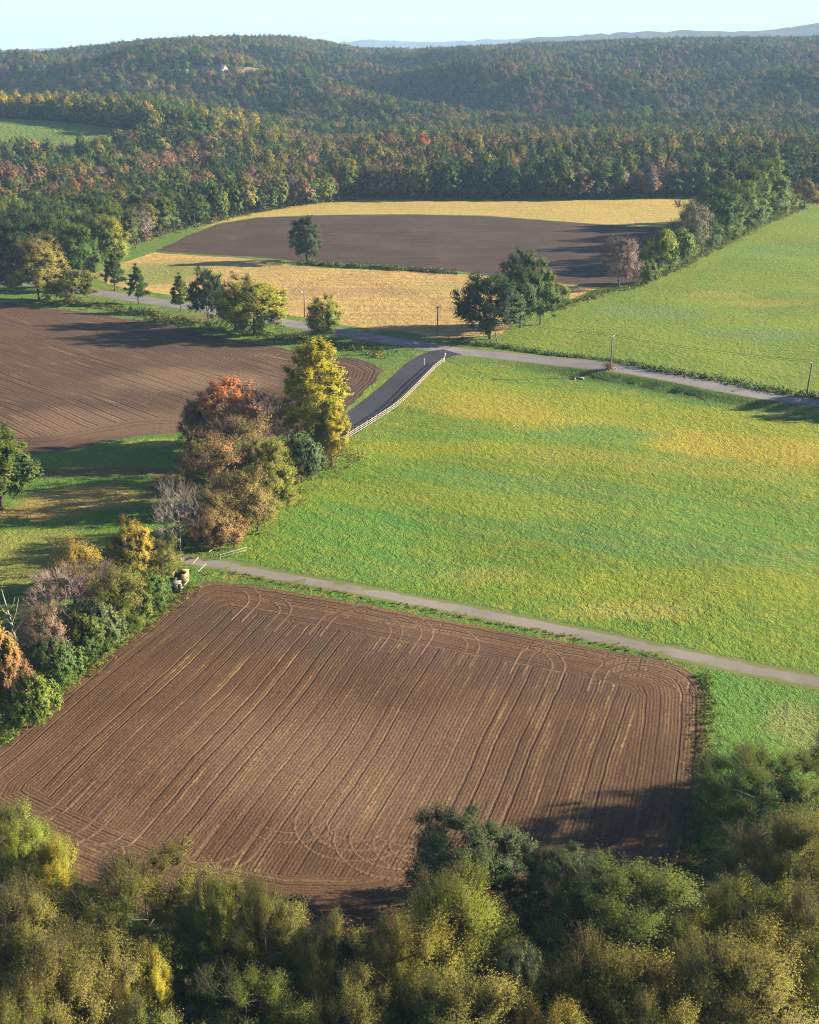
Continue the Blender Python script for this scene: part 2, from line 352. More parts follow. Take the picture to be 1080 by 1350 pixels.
def px_patch(u, v, ru, rv, col, amt, rot=0.0):
    """a patch of differently coloured ground, centred on a ground point, radii in metres"""
    p = at(u, v); return (p[0], p[1], ru, rv, rot, col, amt)
ROW = R(72.2)
a_, b_ = at(0, 450), at(233, 527); MIDROW = math.atan2(b_[1] - a_[1], b_[0] - a_[0])
GOLD, LIME = (0.28, 0.235, 0.025), (0.19, 0.215, 0.014)
M = {}
M['near_ploughed_field'] = soil_mat('ploughed_soil_near', (0.072, 0.040, 0.021), (0.122, 0.071, 0.037), (0.40, 0.30, 0.10), ROW, 0.46, headland=9.0, bump=0.062,
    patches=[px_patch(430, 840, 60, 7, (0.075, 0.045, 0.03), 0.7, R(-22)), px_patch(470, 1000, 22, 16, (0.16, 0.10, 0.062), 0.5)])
M['middle_ploughed_field'] = soil_mat('ploughed_soil_middle', (0.066, 0.038, 0.023), (0.098, 0.059, 0.035), (0.34, 0.25, 0.11), MIDROW, 1.1, headland=13.0, track=6.5, bump=0.13, straw_amt=0.45,
    patches=[px_patch(250, 500, 26, 14, (0.18, 0.12, 0.07), 0.6), px_patch(150, 560, 30, 14, (0.165, 0.108, 0.066), 0.6), px_patch(120, 430, 60, 14, (0.08, 0.048, 0.036), 0.6)])
M['far_ploughed_field'] = soil_mat('ploughed_soil_far', (0.047, 0.030, 0.021), (0.066, 0.042, 0.028), (0.22, 0.15, 0.08), R(-3), 2.6, headland=0, track=9, bump=0.12, straw_amt=0.4)
M['far_straw_field'] = grass_mat('straw_far', (0.33, 0.25, 0.07), (0.38, 0.28, 0.08), (0.24, 0.21, 0.055), 0.5, 0.5, 0.16, streak=(R(2), 9, 0.4))
M['stubble_field'] = grass_mat('stubble', (0.40, 0.275, 0.09), (0.34, 0.235, 0.078), (0.27, 0.175, 0.07), 0.47, 0.6, 0.18, streak=(R(-8), 7, 0.5),
    patches=[px_patch(205, 360, 26, 30, (0.15, 0.19, 0.04), 0.9), px_patch(300, 350, 40, 9, (0.2, 0.2, 0.05), 0.5), px_patch(430, 385, 50, 10, (0.25, 0.16, 0.075), 0.55), px_patch(620, 380, 30, 14, (0.24, 0.22, 0.06), 0.5)])
M['upper_pasture_field'] = grass_mat('pasture_upper', (0.11, 0.165, 0.018), (0.14, 0.19, 0.018), (0.19, 0.20, 0.025), 0.52, 0.8, 0.27,
    patches=[px_patch(1010, 400, 20, 7, (0.22, 0.20, 0.03), 0.7), px_patch(950, 388, 16, 6, (0.22, 0.20, 0.04), 0.6), px_patch(860, 410, 24, 14, (0.11, 0.17, 0.05), 0.6), px_patch(1030, 330, 40, 25, (0.09, 0.18, 0.035), 0.6), px_patch(1000, 440, 22, 9, (0.095, 0.165, 0.055), 0.6)])
M['main_pasture_field'] = grass_mat('pasture_main', (0.088, 0.165, 0.016), (0.125, 0.178, 0.016), (0.21, 0.21, 0.02), 0.52, 0.95, 0.28,
    patches=[px_patch(800, 540, 110, 15, LIME, 0.75, R(-27)), px_patch(930, 585, 75, 11, GOLD, 0.7, R(-24)), px_patch(700, 640, 30, 8, (0.075, 0.165, 0.04), 0.55, R(-15)), px_patch(900, 720, 36, 9, (0.08, 0.165, 0.045), 0.5, R(-15)), px_patch(520, 750, 22, 8, (0.075, 0.165, 0.035), 0.5), px_patch(1060, 600, 40, 12, GOLD, 0.7, R(-20)), px_patch(640, 535, 24, 13, GOLD, 0.6, R(-30)),
             px_patch(850, 610, 42, 8, (0.25, 0.215, 0.03), 0.4, R(-16)), px_patch(560, 590, 26, 9, LIME, 0.7), px_patch(790, 572, 17, 9, (0.085, 0.175, 0.03), 0.85), px_patch(590, 575, 20, 4, (0.085, 0.18, 0.02), 0.8),
             px_patch(760, 680, 44, 13, (0.085, 0.175, 0.03), 0.5), px_patch(470, 700, 20, 18, (0.065, 0.17, 0.025), 0.7), px_patch(1000, 690, 30, 10, (0.085, 0.18, 0.025), 0.5),
             px_patch(820, 805, 12, 4, (0.26, 0.24, 0.05), 0.6), px_patch(640, 760, 10, 5, (0.22, 0.22, 0.04), 0.5), px_patch(940, 770, 40, 8, LIME, 0.4), px_patch(620, 660, 40, 9, LIME, 0.4, R(-15))], streak=(R(-33), 7.5, 0.22))
M['mown_lawn'] = grass_mat('lawn', (0.075, 0.155, 0.02), (0.10, 0.175, 0.022), (0.20, 0.19, 0.035), 0.56, 1.2, 0.2,
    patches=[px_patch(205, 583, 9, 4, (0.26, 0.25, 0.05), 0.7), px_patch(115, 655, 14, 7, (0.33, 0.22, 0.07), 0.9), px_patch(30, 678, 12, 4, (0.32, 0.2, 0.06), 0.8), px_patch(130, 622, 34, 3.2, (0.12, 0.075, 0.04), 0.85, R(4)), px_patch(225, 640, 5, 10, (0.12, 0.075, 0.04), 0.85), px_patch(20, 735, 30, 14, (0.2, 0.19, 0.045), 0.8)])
M['lane_verge_grass_field'] = grass_mat('rough_grass', (0.07, 0.17, 0.024), (0.095, 0.185, 0.028), (0.19, 0.19, 0.06), 0.55, 1.1, 0.45, patches=[px_patch(1055, 955, 5, 7, (0.24, 0.2, 0.08), 0.4)])
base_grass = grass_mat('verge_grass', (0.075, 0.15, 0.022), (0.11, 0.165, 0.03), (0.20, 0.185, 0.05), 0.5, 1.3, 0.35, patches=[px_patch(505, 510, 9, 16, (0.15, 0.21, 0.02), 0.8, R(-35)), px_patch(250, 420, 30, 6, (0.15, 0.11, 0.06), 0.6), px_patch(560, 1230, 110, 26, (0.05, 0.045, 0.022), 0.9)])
def asphalt(name, c, shoulder=None):
    k = Nodes(name); p = k.pos(); g = k.noise(p, 14, 2); l = k.noise(p, 0.12, 4)
    col = k.mix(k.ramp(l, 0.3, 0.7), tuple(x * 0.88 for x in c), tuple(x * 1.12 for x in c))
    col = k.mix(1.0, col, k.mix(g, (0.75, 0.75, 0.75), (1.25, 1.25, 1.25)), 'MULTIPLY')
    if shoulder:
        e = k.attr('edge_distance'); n2 = k.math('MULTIPLY', k.noise(p, 0.6, 4, 0.7), shoulder[1])
        col = k.mix(k.ramp(k.math('SUBTRACT', e, n2), 0.0, 0.5, 1.0, 0.0), col, shoulder[0])
        if len(shoulder) > 2:
            col = k.mix(k.math('MULTIPLY', k.ramp(e, shoulder[2] * 0.78, shoulder[2]), k.ramp(k.noise(p, 0.5, 4), 0.3, 0.7, 0.2, 0.8)), col, shoulder[3])
    k.bump(g, 0.02); k.p.inputs['Roughness'].default_value = 0.85
    return k.color(col)
M['driveway'] = asphalt('fresh_asphalt', (0.04, 0.041, 0.05))
M['main_road'] = asphalt('worn_asphalt', (0.175, 0.168, 0.168), ((0.16, 0.14, 0.075), 1.2, 4.5, (0.135, 0.13, 0.13)))
M['gravel_lane'] = asphalt('lane_gravel', (0.19, 0.17, 0.145), ((0.12, 0.14, 0.04), 1.3, 2.2, (0.13, 0.135, 0.06)))
for i, (name, *_r) in list(enumerate(zones)) + [(-1, ('ground',))]:
    sel = GF[owner == i]
    if len(sel) == 0: continue
    used, inv = np.unique(sel, return_inverse=True); Vz = V3[used]
    # keep faces pointing up
    f = inv.reshape(-1, 3); a, b, c = Vz[f[:, 0]], Vz[f[:, 1]], Vz[f[:, 2]]
    flip = np.cross(b - a, c - a)[:, 2] < 0; f[flip] = f[flip][:, ::-1]
    at_ = {}
    if name in ('near_ploughed_field', 'middle_ploughed_field', 'main_road', 'gravel_lane'):
        at_['edge_distance'] = ('POINT', poly_dist(Vz[:, :2], [z_ for z_ in zones if z_[0] == name][0][1], True))
    ob(name, np_mesh(name, Vz, f, M.get(name, base_grass), at_, True), kind='structure')
# the land beyond, one sheet to the horizon
xs = np.unique(np.concatenate([np.arange(-1400, 1401, 20.0), np.linspace(-9000, -1400, 40), np.linspace(1400, 9000, 40)]))
ys = np.unique(np.concatenate([[-600, -200, -60, 30], np.arange(120, 3400, 20.0), np.linspace(3400, 16000, 60)]))
X, Y = np.meshgrid(xs, ys); Z = T(X, Y)
under = (Y < 770) & (np.abs(X) < 0.40 * Y + 74)
Z = np.where(under, Z - 5.0, Z)
k = Nodes('woodland_floor'); p = k.pos()
fm = k.color(k.mix(k.noise(p, 0.05, 4), (0.05, 0.045, 0.022), (0.085, 0.065, 0.035)))
n0, n1 = len(ys), len(xs); i = np.arange(n0 - 1)[:, None] * n1 + np.arange(n1 - 1)[None]
ob('land', np_mesh('land', np.stack([X, Y, Z], -1).reshape(-1, 3), np.stack([i, i + 1, i + n1 + 1, i + n1], -1).reshape(-1, 4), fm, smooth_=True), kind='structure')
def hill_sheet(name, px, mat, off=0.6, step=14):
    P = np.array(W(px)); lo, hi = P.min(0), P.max(0)
    pts = [Vector(map(float, q)) for q in resample(list(P), step, 0.6)]; ne = len(pts); ed = [(i, (i + 1) % ne) for i in range(ne)]
    g = np.stack(np.meshgrid(np.arange(lo[0], hi[0], step), np.arange(lo[1], hi[1], step)), -1).reshape(-1, 2); g = g[inside(g, P)]
    v, e, f, *_ = delaunay_2d_cdt(pts + [Vector(map(float, q)) for q in g], ed, [], 1, 1e-4)
    v = np.array([(q.x, q.y) for q in v]); z = T(v[:, 0], v[:, 1]) + off
    ob(name, np_mesh(name, np.column_stack([v, z]), np.array([q for q in f if len(q) == 3]), mat, smooth_=True), kind='structure'); return P
HIGH_FIELD_PX = [(-160, 150), (-60, 154), (0, 157), (60, 160), (110, 165), (150, 170), (200, 177), (275, 184), (275, 193), (215, 190), (180, 200), (130, 212), (60, 217), (-60, 220), (-160, 220)]
HOUSE_PX = [(222, 93), (262, 91), (320, 92), (385, 96), (385, 103), (320, 104), (262, 101), (222, 100)]
high_m = grass_mat('high_field_grass', (0.10, 0.165, 0.03), (0.125, 0.175, 0.035), (0.17, 0.17, 0.05), 0.5, 0.3, 0.5)
high_poly = hill_sheet('high_field', HIGH_FIELD_PX, high_m)
house_poly = hill_sheet('house_meadow_field', HOUSE_PX, grass_mat('meadow_grass', (0.16, 0.2, 0.05), (0.22, 0.2, 0.06), (0.3, 0.2, 0.1), 0.5, 0.3, 0.5))

# far blue mountains
def mountain(name, us, vs_, ydist, back, seed):
    r = np.random.default_rng(seed); uu = np.linspace(us[0], us[-1], 90); vv = np.interp(uu, us, vs_) + np.interp(uu, np.linspace(us[0], us[-1], 45), r.normal(0, 0.5, 45))
    V = []
    for tt in np.linspace(0, 1, 9):
        s_ = math.sin(math.pi * min(tt, 0.5) if tt < 0.5 else math.pi * (1 - tt)) if True else 0
        for a, b in zip(uu, vv):
            d = ray(a, b); zt = CAM_H + ydist / d[1] * d[2]
            yy = ydist + (tt - 0.5) * back; V.append((d[0] / d[1] * ydist, yy, 10 + (zt - 10) * s_ + r.normal(0, 2) * s_))
    n1 = len(uu); i = np.arange(8)[:, None] * n1 + np.arange(n1 - 1)[None]
    k = Nodes(name + '_woods'); q = k.pos()
    m = k.color(k.mix(k.ramp(k.noise(q, 0.012, 5, 0.7), 0.35, 0.65), (0.035, 0.05, 0.02), (0.085, 0.07, 0.035)))
    ob(name, np_mesh(name, V, np.stack([i, i + 1, i + n1 + 1, i + n1], -1).reshape(-1, 4), m, smooth_=True), kind='structure')
mountain('mountain_left', [-500, -60, 0, 40, 115, 150, 220], [80, 68, 67, 64, 62, 64, 72], 9000, 3500, 1)
mountain('mountain_middle', [430, 455, 487, 520, 560, 620, 700, 760], [60, 55, 51.5, 54, 55.5, 53, 50.5, 54], 10500, 3000, 2)
mountain('mountain_right', [690, 780, 850, 900, 960, 1010, 1050, 1080, 1150, 1300, 1600], [52, 46, 42, 40, 42, 40, 35, 29, 25, 35, 50], 5200, 2500, 3)

# ------------------------------------------------------------------ tree kit
def leaf_mat(name, trans=0.25):
    k = Nodes(name)
    t1, t2 = k.attr('tint', 'Color', 'INSTANCER'), k.attr('tint_second', 'Color', 'INSTANCER')
    v, m = k.attr('leaf_value'), k.attr('leaf_mix')
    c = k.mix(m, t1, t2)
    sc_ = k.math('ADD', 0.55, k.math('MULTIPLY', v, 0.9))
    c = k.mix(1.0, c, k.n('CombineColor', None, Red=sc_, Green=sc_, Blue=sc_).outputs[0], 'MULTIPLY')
    cn = k.n('VectorTransform', {'vector_type': 'NORMAL', 'convert_from': 'OBJECT', 'convert_to': 'WORLD'}, Vector=k.attr('crown_normal', 'Vector')).outputs[0]
    ge = k.n('NewGeometry').outputs['Normal']
    nm = k.vmath('NORMALIZE', k.vmath('ADD', k.n('VectorMath', {'operation': 'SCALE'}, Vector=cn, Scale=1.6).outputs[0], ge).outputs[0], (0, 0, 0)).outputs[0]
    k.set(k.p, 'Normal', nm)
    k.color(c); k.p.inputs['Roughness'].default_value = 0.65; k.p.inputs['Specular IOR Level'].default_value = 0.12
    tr = k.n('BsdfTranslucent', None, Color=c).outputs[0]
    mx = k.n('MixShader', None, i0=trans); k.set(mx, 'i1', k.p.outputs[0]); k.set(mx, 'i2', tr)
    k.t.links.new(mx.outputs[0], k.out.inputs[0]); return k.m
LEAF = leaf_mat('leaf', 0.22); LEAF_FAR = leaf_mat('leaf_of_far_trees', 0.06)
def bark(name, c):
    k = Nodes(name); q = k.n('TexCoord').outputs['Object']
    f = k.noise(k.n('Mapping', None, Vector=q, Scale=(6, 6, 1.2)).outputs[0], 1.5, 4)
    k.bump(f, 0.05); return k.color(k.mix(f, tuple(x * 0.55 for x in c), tuple(x * 1.3 for x in c)))
BARK = bark('bark_brown', (0.085, 0.065, 0.05)); BARK_GREY = bark('bark_grey', (0.24, 0.205, 0.18)); TWIG = bark('twig_mauve', (0.2, 0.15, 0.13))
def leaf_faces(P, N, ln, wd_, r):
    n = len(P); N = N / np.maximum(np.linalg.norm(N, axis=1), 1e-9)[:, None]
    t = np.cross(N, r.normal(size=(n, 3))); t /= np.maximum(np.linalg.norm(t, axis=1), 1e-9)[:, None]; b = np.cross(N, t)
    s = r.uniform(0.65, 1.3, (n, 1)); t, b = t * s * ln, b * s * wd_
    V = np.stack([P + t, P + b, P - t, P - b], 1).reshape(-1, 3); return V, np.arange(n * 4).reshape(-1, 4)
def lump(dirs, ph):
    return 1 + 0.16 * np.sin(3 * dirs[:, 0] + 2 * dirs[:, 2] + ph) * np.cos(2.5 * dirs[:, 1] - ph) + 0.12 * np.sin(5.5 * dirs[:, 1] + 4 * dirs[:, 2] + 2 * ph)
def tree_kit(seed, h=14.0, r=6.0, base=0.28, nc=120, nt=10, nl=8, ln=0.2, wd_=0.1, spray=0.55, up=0.35, cl=1.7, shape='round', trunk_r=0.26, limbs=7, drop=0.12, sticks_r=0.03, leafm='near'):
    """unit tree: (trunk-with-limbs mesh, crown mesh). Crown = clumps of leafy twigs spread through an uneven crown volume"""
    g = np.random.default_rng(seed); ph = seed * 1.7
    D = g.normal(size=(nc * 3, 3)); D /= np.linalg.norm(D, axis=1)[:, None]; D = D[D[:, 2] > -0.75][:nc]; n = len(D)
    q = g.uniform(0.2, 1, n) ** 0.36 * lump(D, ph)
    cz, hz = h * (1 + base) / 2, h * (1 - base) / 2
    C = D * q[:, None] * np.array([r, r, hz]) + np.array([0, 0, cz])
    rel = np.clip((C[:, 2] - h * base) / (h * (1 - base)), 0, 1)
    if shape == 'cone': C[:, :2] *= (1.25 - 1.1 * rel)[:, None]
    if shape == 'tall': C[:, :2] *= (0.75 + 0.9 * rel * (1 - rel) * 2)[:, None] * 0.8
    if shape == 'vase': C[:, :2] *= (0.55 + 0.6 * rel)[:, None]
    if shape == 'layer': C[:, 2] = np.round(C[:, 2] / (h * 0.11)) * h * 0.11 + g.normal(0, 0.18, n); C[:, :2] *= (1.2 - 0.85 * rel)[:, None]
    C = C[g.uniform(size=n) > drop]; n = len(C)
    mb = MB()
    bend = g.normal(0, 0.25, 2)
    tz = np.linspace(0, h * 0.9, 7); tp = np.column_stack([bend[0] * np.sin(tz / h * 3), bend[1] * np.sin(tz / h * 2.2), tz])
    mb.tube(tp, trunk_r * (1 - 0.93 * (tz / (h * 0.93)) ** 0.8), 7)
    flare = np.array([[0, 0, -0.6], [0, 0, 0.15], [0, 0, 0.8]]); mb.tube(flare, [trunk_r * 1.6, trunk_r * 1.35, trunk_r], 7, False)
    segA, segB = [], []
    for i in range(limbs):
        z0 = h * (base * 0.8 + (0.62 - base * 0.5) * i / limbs); an = i * 2.4 + g.uniform(-0.4, 0.4)
        L = r * g.uniform(0.6, 0.85) * (1.0 if shape != 'cone' else 1 - 0.8 * i / limbs); rise = L * g.uniform(0.35, 0.9) * (0.15 if shape in ('cone', 'layer') else 1)
        o = np.array([np.interp(z0, tz, tp[:, 0]), np.interp(z0, tz, tp[:, 1]), z0]); k_ = np.linspace(0, 1, 5)[:, None]
        lp = o + k_ * np.array([math.cos(an) * L, math.sin(an) * L, 0]) + np.array([0, 0, 1.0]) * rise * k_ ** 1.3 + g.normal(0, 0.15, (5, 3)) * k_
        mb.tube(lp, trunk_r * 0.42 * (1 - 0.85 * k_[:, 0]), 5)
        segA.append(lp)
    K = np.concatenate(segA + [tp[3:]])
    j = np.argmin(np.linalg.norm(C[:, None] - (K[None] - np.array([0, 0, 0.15 * r])), axis=2), axis=1)
    mb.sticks(K[j], C, trunk_r * 0.14, trunk_r * 0.05)
    out = C - np.array([0, 0, cz - 0.25 * hz]); out /= np.maximum(np.linalg.norm(out, axis=1), 1e-6)[:, None]
    td = out[:, None] * spray + g.normal(0, 0.5, (n, nt, 3)) + np.array([0, 0, up]); td /= np.linalg.norm(td, axis=2)[:, :, None]
    tl = cl * g.uniform(0.55, 1.15, (n, nt, 1)); A = np.repeat(C[:, None], nt, 1); B = A + td * tl
    if sticks_r: mb.sticks(A.reshape(-1, 3)[::2], B.reshape(-1, 3)[::2], sticks_r, sticks_r * 0.4)
    trunk = mb.mesh('trunk', BARK)
    crown = None
    if nl:
        s = (np.arange(nl) + 0.5) / nl
        P = A[:, :, None] + (B - A)[:, :, None] * s[None, None, :, None] + g.normal(0, 0.09 * cl, (n, nt, nl, 3))
        nn = 0.38 if leafm == 'near' else 0.28
        N = out[:, None, None] * 0.9 + g.normal(0, nn, P.shape) + np.array([0, 0, 0.3])
        cl_n = (P - C[:, None, None]); cl_n /= np.maximum(np.linalg.norm(cl_n, axis=3, keepdims=True), 1e-6)
        CN = out[:, None, None] * 0.6 + cl_n * 0.6 + np.array([0, 0, 0.12]); CN = (CN / np.maximum(np.linalg.norm(CN, axis=3, keepdims=True), 1e-6)).reshape(-1, 3)
        P, N = P.reshape(-1, 3), N.reshape(-1, 3)
        keep = P[:, 2] > 0.3; P, N, CN = P[keep], N[keep], CN[keep]
        Vv, Ff = leaf_faces(P, N, ln, wd_, g)
        cm = np.repeat(g.uniform(0, 1, n), nt * nl)[keep]
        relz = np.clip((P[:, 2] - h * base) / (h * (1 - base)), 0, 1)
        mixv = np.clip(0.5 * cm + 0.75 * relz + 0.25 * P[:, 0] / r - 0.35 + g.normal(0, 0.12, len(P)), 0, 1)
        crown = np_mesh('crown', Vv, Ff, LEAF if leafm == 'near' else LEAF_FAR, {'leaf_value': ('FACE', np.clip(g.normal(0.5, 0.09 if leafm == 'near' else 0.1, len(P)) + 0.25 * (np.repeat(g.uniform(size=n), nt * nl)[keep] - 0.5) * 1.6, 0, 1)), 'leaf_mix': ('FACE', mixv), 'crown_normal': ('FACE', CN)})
    return dict(trunk=trunk, crown=crown, h=h, r=r)
KITS = {}
# near trees (leaves a few pixels long)
nearp = dict(nc=135, nt=28, nl=26, ln=0.09, wd_=0.045)
for i in range(3): KITS[f'broad{i}'] = tree_kit(20 + i, 14, 6.2, 0.08, spray=0.6, up=0.6, cl=2.3, **nearp, drop=0.16)
for i in range(3): KITS[f'feather{i}'] = tree_kit(30 + i, 13, 5.6, 0.08, spray=0.8, up=0.9, cl=2.7, **{**nearp, 'nc': 120, 'wd_': 0.04}, drop=0.15)
KITS['dense0'] = tree_kit(41, 10, 5.0, 0.06, spray=0.45, up=0.5, cl=1.4, **{**nearp, 'nc': 130})
# middle distance
midp = dict(nc=140, nt=14, nl=14, ln=0.18, wd_=0.105, sticks_r=0.04)
for i in range(3): KITS[f'mid{i}'] = tree_kit(50 + i, 16, 6.5, 0.07, cl=1.8, **{**midp, 'nc': 190}, drop=0.05)
KITS['midtall'] = tree_kit(56, 20, 4.6, 0.16, shape='tall', cl=1.6, **{**midp, 'nc': 170, 'ln': 0.17, 'wd_': 0.095})
KITS['midvase'] = tree_kit(57, 12, 5.5, 0.08, shape='vase', cl=1.9, **midp, drop=0.25)
KITS['midthin'] = tree_kit(58, 13, 5.5, 0.08, cl=2.0, **{**midp, 'nt': 14, 'nl': 9, 'ln': 0.145, 'wd_': 0.07}, drop=0.15)
KITS['pine'] = tree_kit(59, 15, 3.8, 0.12, shape='layer', spray=0.8, up=0.15, cl=1.2, **{**midp, 'nc': 90, 'ln': 0.3, 'wd_': 0.12}, limbs=12)
KITS['spruce'] = tree_kit(60, 14, 4.6, 0.03, shape='tall', spray=0.6, up=0.3, cl=1.4, **{**midp, 'nc': 170})
KITS['shrub0'] = tree_kit(61, 4, 2.8, 0.02, cl=0.9, trunk_r=0.1, limbs=8, **{**midp, 'nc': 100, 'ln': 0.12, 'wd_': 0.065})
KITS['shrub1'] = tree_kit(62, 4, 3.0, 0.02, cl=1.1, trunk_r=0.08, limbs=8, spray=0.8, up=0.6, **{**midp, 'nc': 80, 'ln': 0.125, 'wd_': 0.05}, drop=0.2)
KITS['bare0'] = tree_kit(63, 14, 5.2, 0.25, nc=170, nt=16, nl=0, cl=2.2, spray=0.7, up=0.55, sticks_r=0.035, trunk_r=0.22, limbs=9)
KITS['bare1'] = tree_kit(64, 13, 4.6, 0.3, nc=130, nt=14, nl=0, cl=2.0, spray=0.8, up=0.8, sticks_r=0.035, trunk_r=0.2, limbs=9)
# woods
farp = dict(nc=120, nt=7, nl=4, ln=0.46, wd_=0.34, spray=0.4, up=0.12, sticks_r=0, leafm='far')
for i in range(4): KITS[f'wood{i}'] = tree_kit(70 + i, 17, 6.8, 0.1, cl=1.5, **farp)
for i in range(3): KITS[f'nwood{i}'] = tree_kit(80 + i, 18, 5.8, 0.15, cl=1.8, **{**midp, 'nc': 130, 'nt': 8, 'nl': 8, 'ln': 0.3, 'wd_': 0.19, 'sticks_r': 0.05, 'leafm': 'near'})
KITS['nwoodthin'] = tree_kit(84, 17, 5.4, 0.2, cl=1.9, **{**midp, 'nt': 9, 'nl': 6, 'ln': 0.22, 'wd_': 0.12, 'sticks_r': 0.05})
KITS['woodtall'] = tree_kit(75, 20, 5.2, 0.2, shape='tall', cl=1.9, **farp)
KITS['woodcone'] = tree_kit(76, 19, 4.6, 0.1, shape='cone', cl=1.5, **{**farp, 'spray': 0.8, 'up': 0.0})
KITS['woodthin'] = tree_kit(77, 17, 5.4, 0.2, cl=1.9, **{**farp, 'nl': 3, 'ln': 0.45, 'wd_': 0.25, 'sticks_r': 0.07})
for m in ('bare0', 'bare1'): KITS[m]['trunk'].materials[0] = TWIG
COL = dict(dark=(0.030, 0.056, 0.018), green=(0.056, 0.10, 0.02), mid=(0.08, 0.12, 0.024), olive=(0.108, 0.132, 0.017), khaki=(0.16, 0.145, 0.032), lime=(0.20, 0.21, 0.022), bright=(0.12, 0.18, 0.02),
           yellow=(0.36, 0.29, 0.02), gold=(0.29, 0.20, 0.03), tawny=(0.22, 0.175, 0.028), orange=(0.36, 0.17, 0.04), red=(0.38, 0.14, 0.065), russet=(0.22, 0.12, 0.055), brown=(0.18, 0.115, 0.055), mauve=(0.18, 0.13, 0.105), grey=(0.19, 0.16, 0.13), blue=(0.088, 0.108, 0.046))
prng = random.Random(5)
def tint(c, j=0.12):
    c = COL[c] if isinstance(c, str) else c; s = 1.3 * prng.uniform(1 - j, 1 + j)
    return [max(0.004, x * s * prng.uniform(1 - j / 2, 1 + j / 2)) for x in c]
def plant(kit, x, y, h, r, c1, c2, label, name='tree', cat='tree', group=None, bark_m=None, z=None, shade=1.0):
    K = KITS[kit]; z = T1(x, y) if z is None else z
    t = thing(name, label, cat, (x, y, z - 0.05), prng.uniform(0, 6.28), group)
    t.scale = (r / K['r'], r / K['r'], h / K['h'])
    tr = ob('trunk', K['trunk'], t)
    if bark_m:
        tr.material_slots[0].link = 'OBJECT'; tr.material_slots[0].material = bark_m
    if K['crown']:
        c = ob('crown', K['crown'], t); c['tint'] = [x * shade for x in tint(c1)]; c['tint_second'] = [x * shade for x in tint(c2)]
    return t
def by_top(kit, u, v, w, h, c1, c2, label, **kw):
    """tree whose top (height h) is seen at (u, v), crown w pixels wide"""
    p = flat(u, v + 10, h); zc = depth(p[0], p[1], h * 0.6); return plant(kit, p[0], p[1], h, w / 2 / FOC * zc, c1, c2, label, **kw)
def by_base(kit, u, vb, vt, w, c1, c2, label, **kw):
    """tree standing at ground pixel (u, vb) with its top at row vt, crown w pixels wide"""
    p = at(u, vb); d = ray(u, vt); zt = CAM_H + p[1] / d[1] * d[2]; g = T1(*p)
    zc = depth(p[0], p[1], (zt + g) / 2); return plant(kit, p[0], p[1], zt - g, w / 2 / FOC * zc, c1, c2, label, z=g, **kw)
FG = 'trees in the foreground wood'
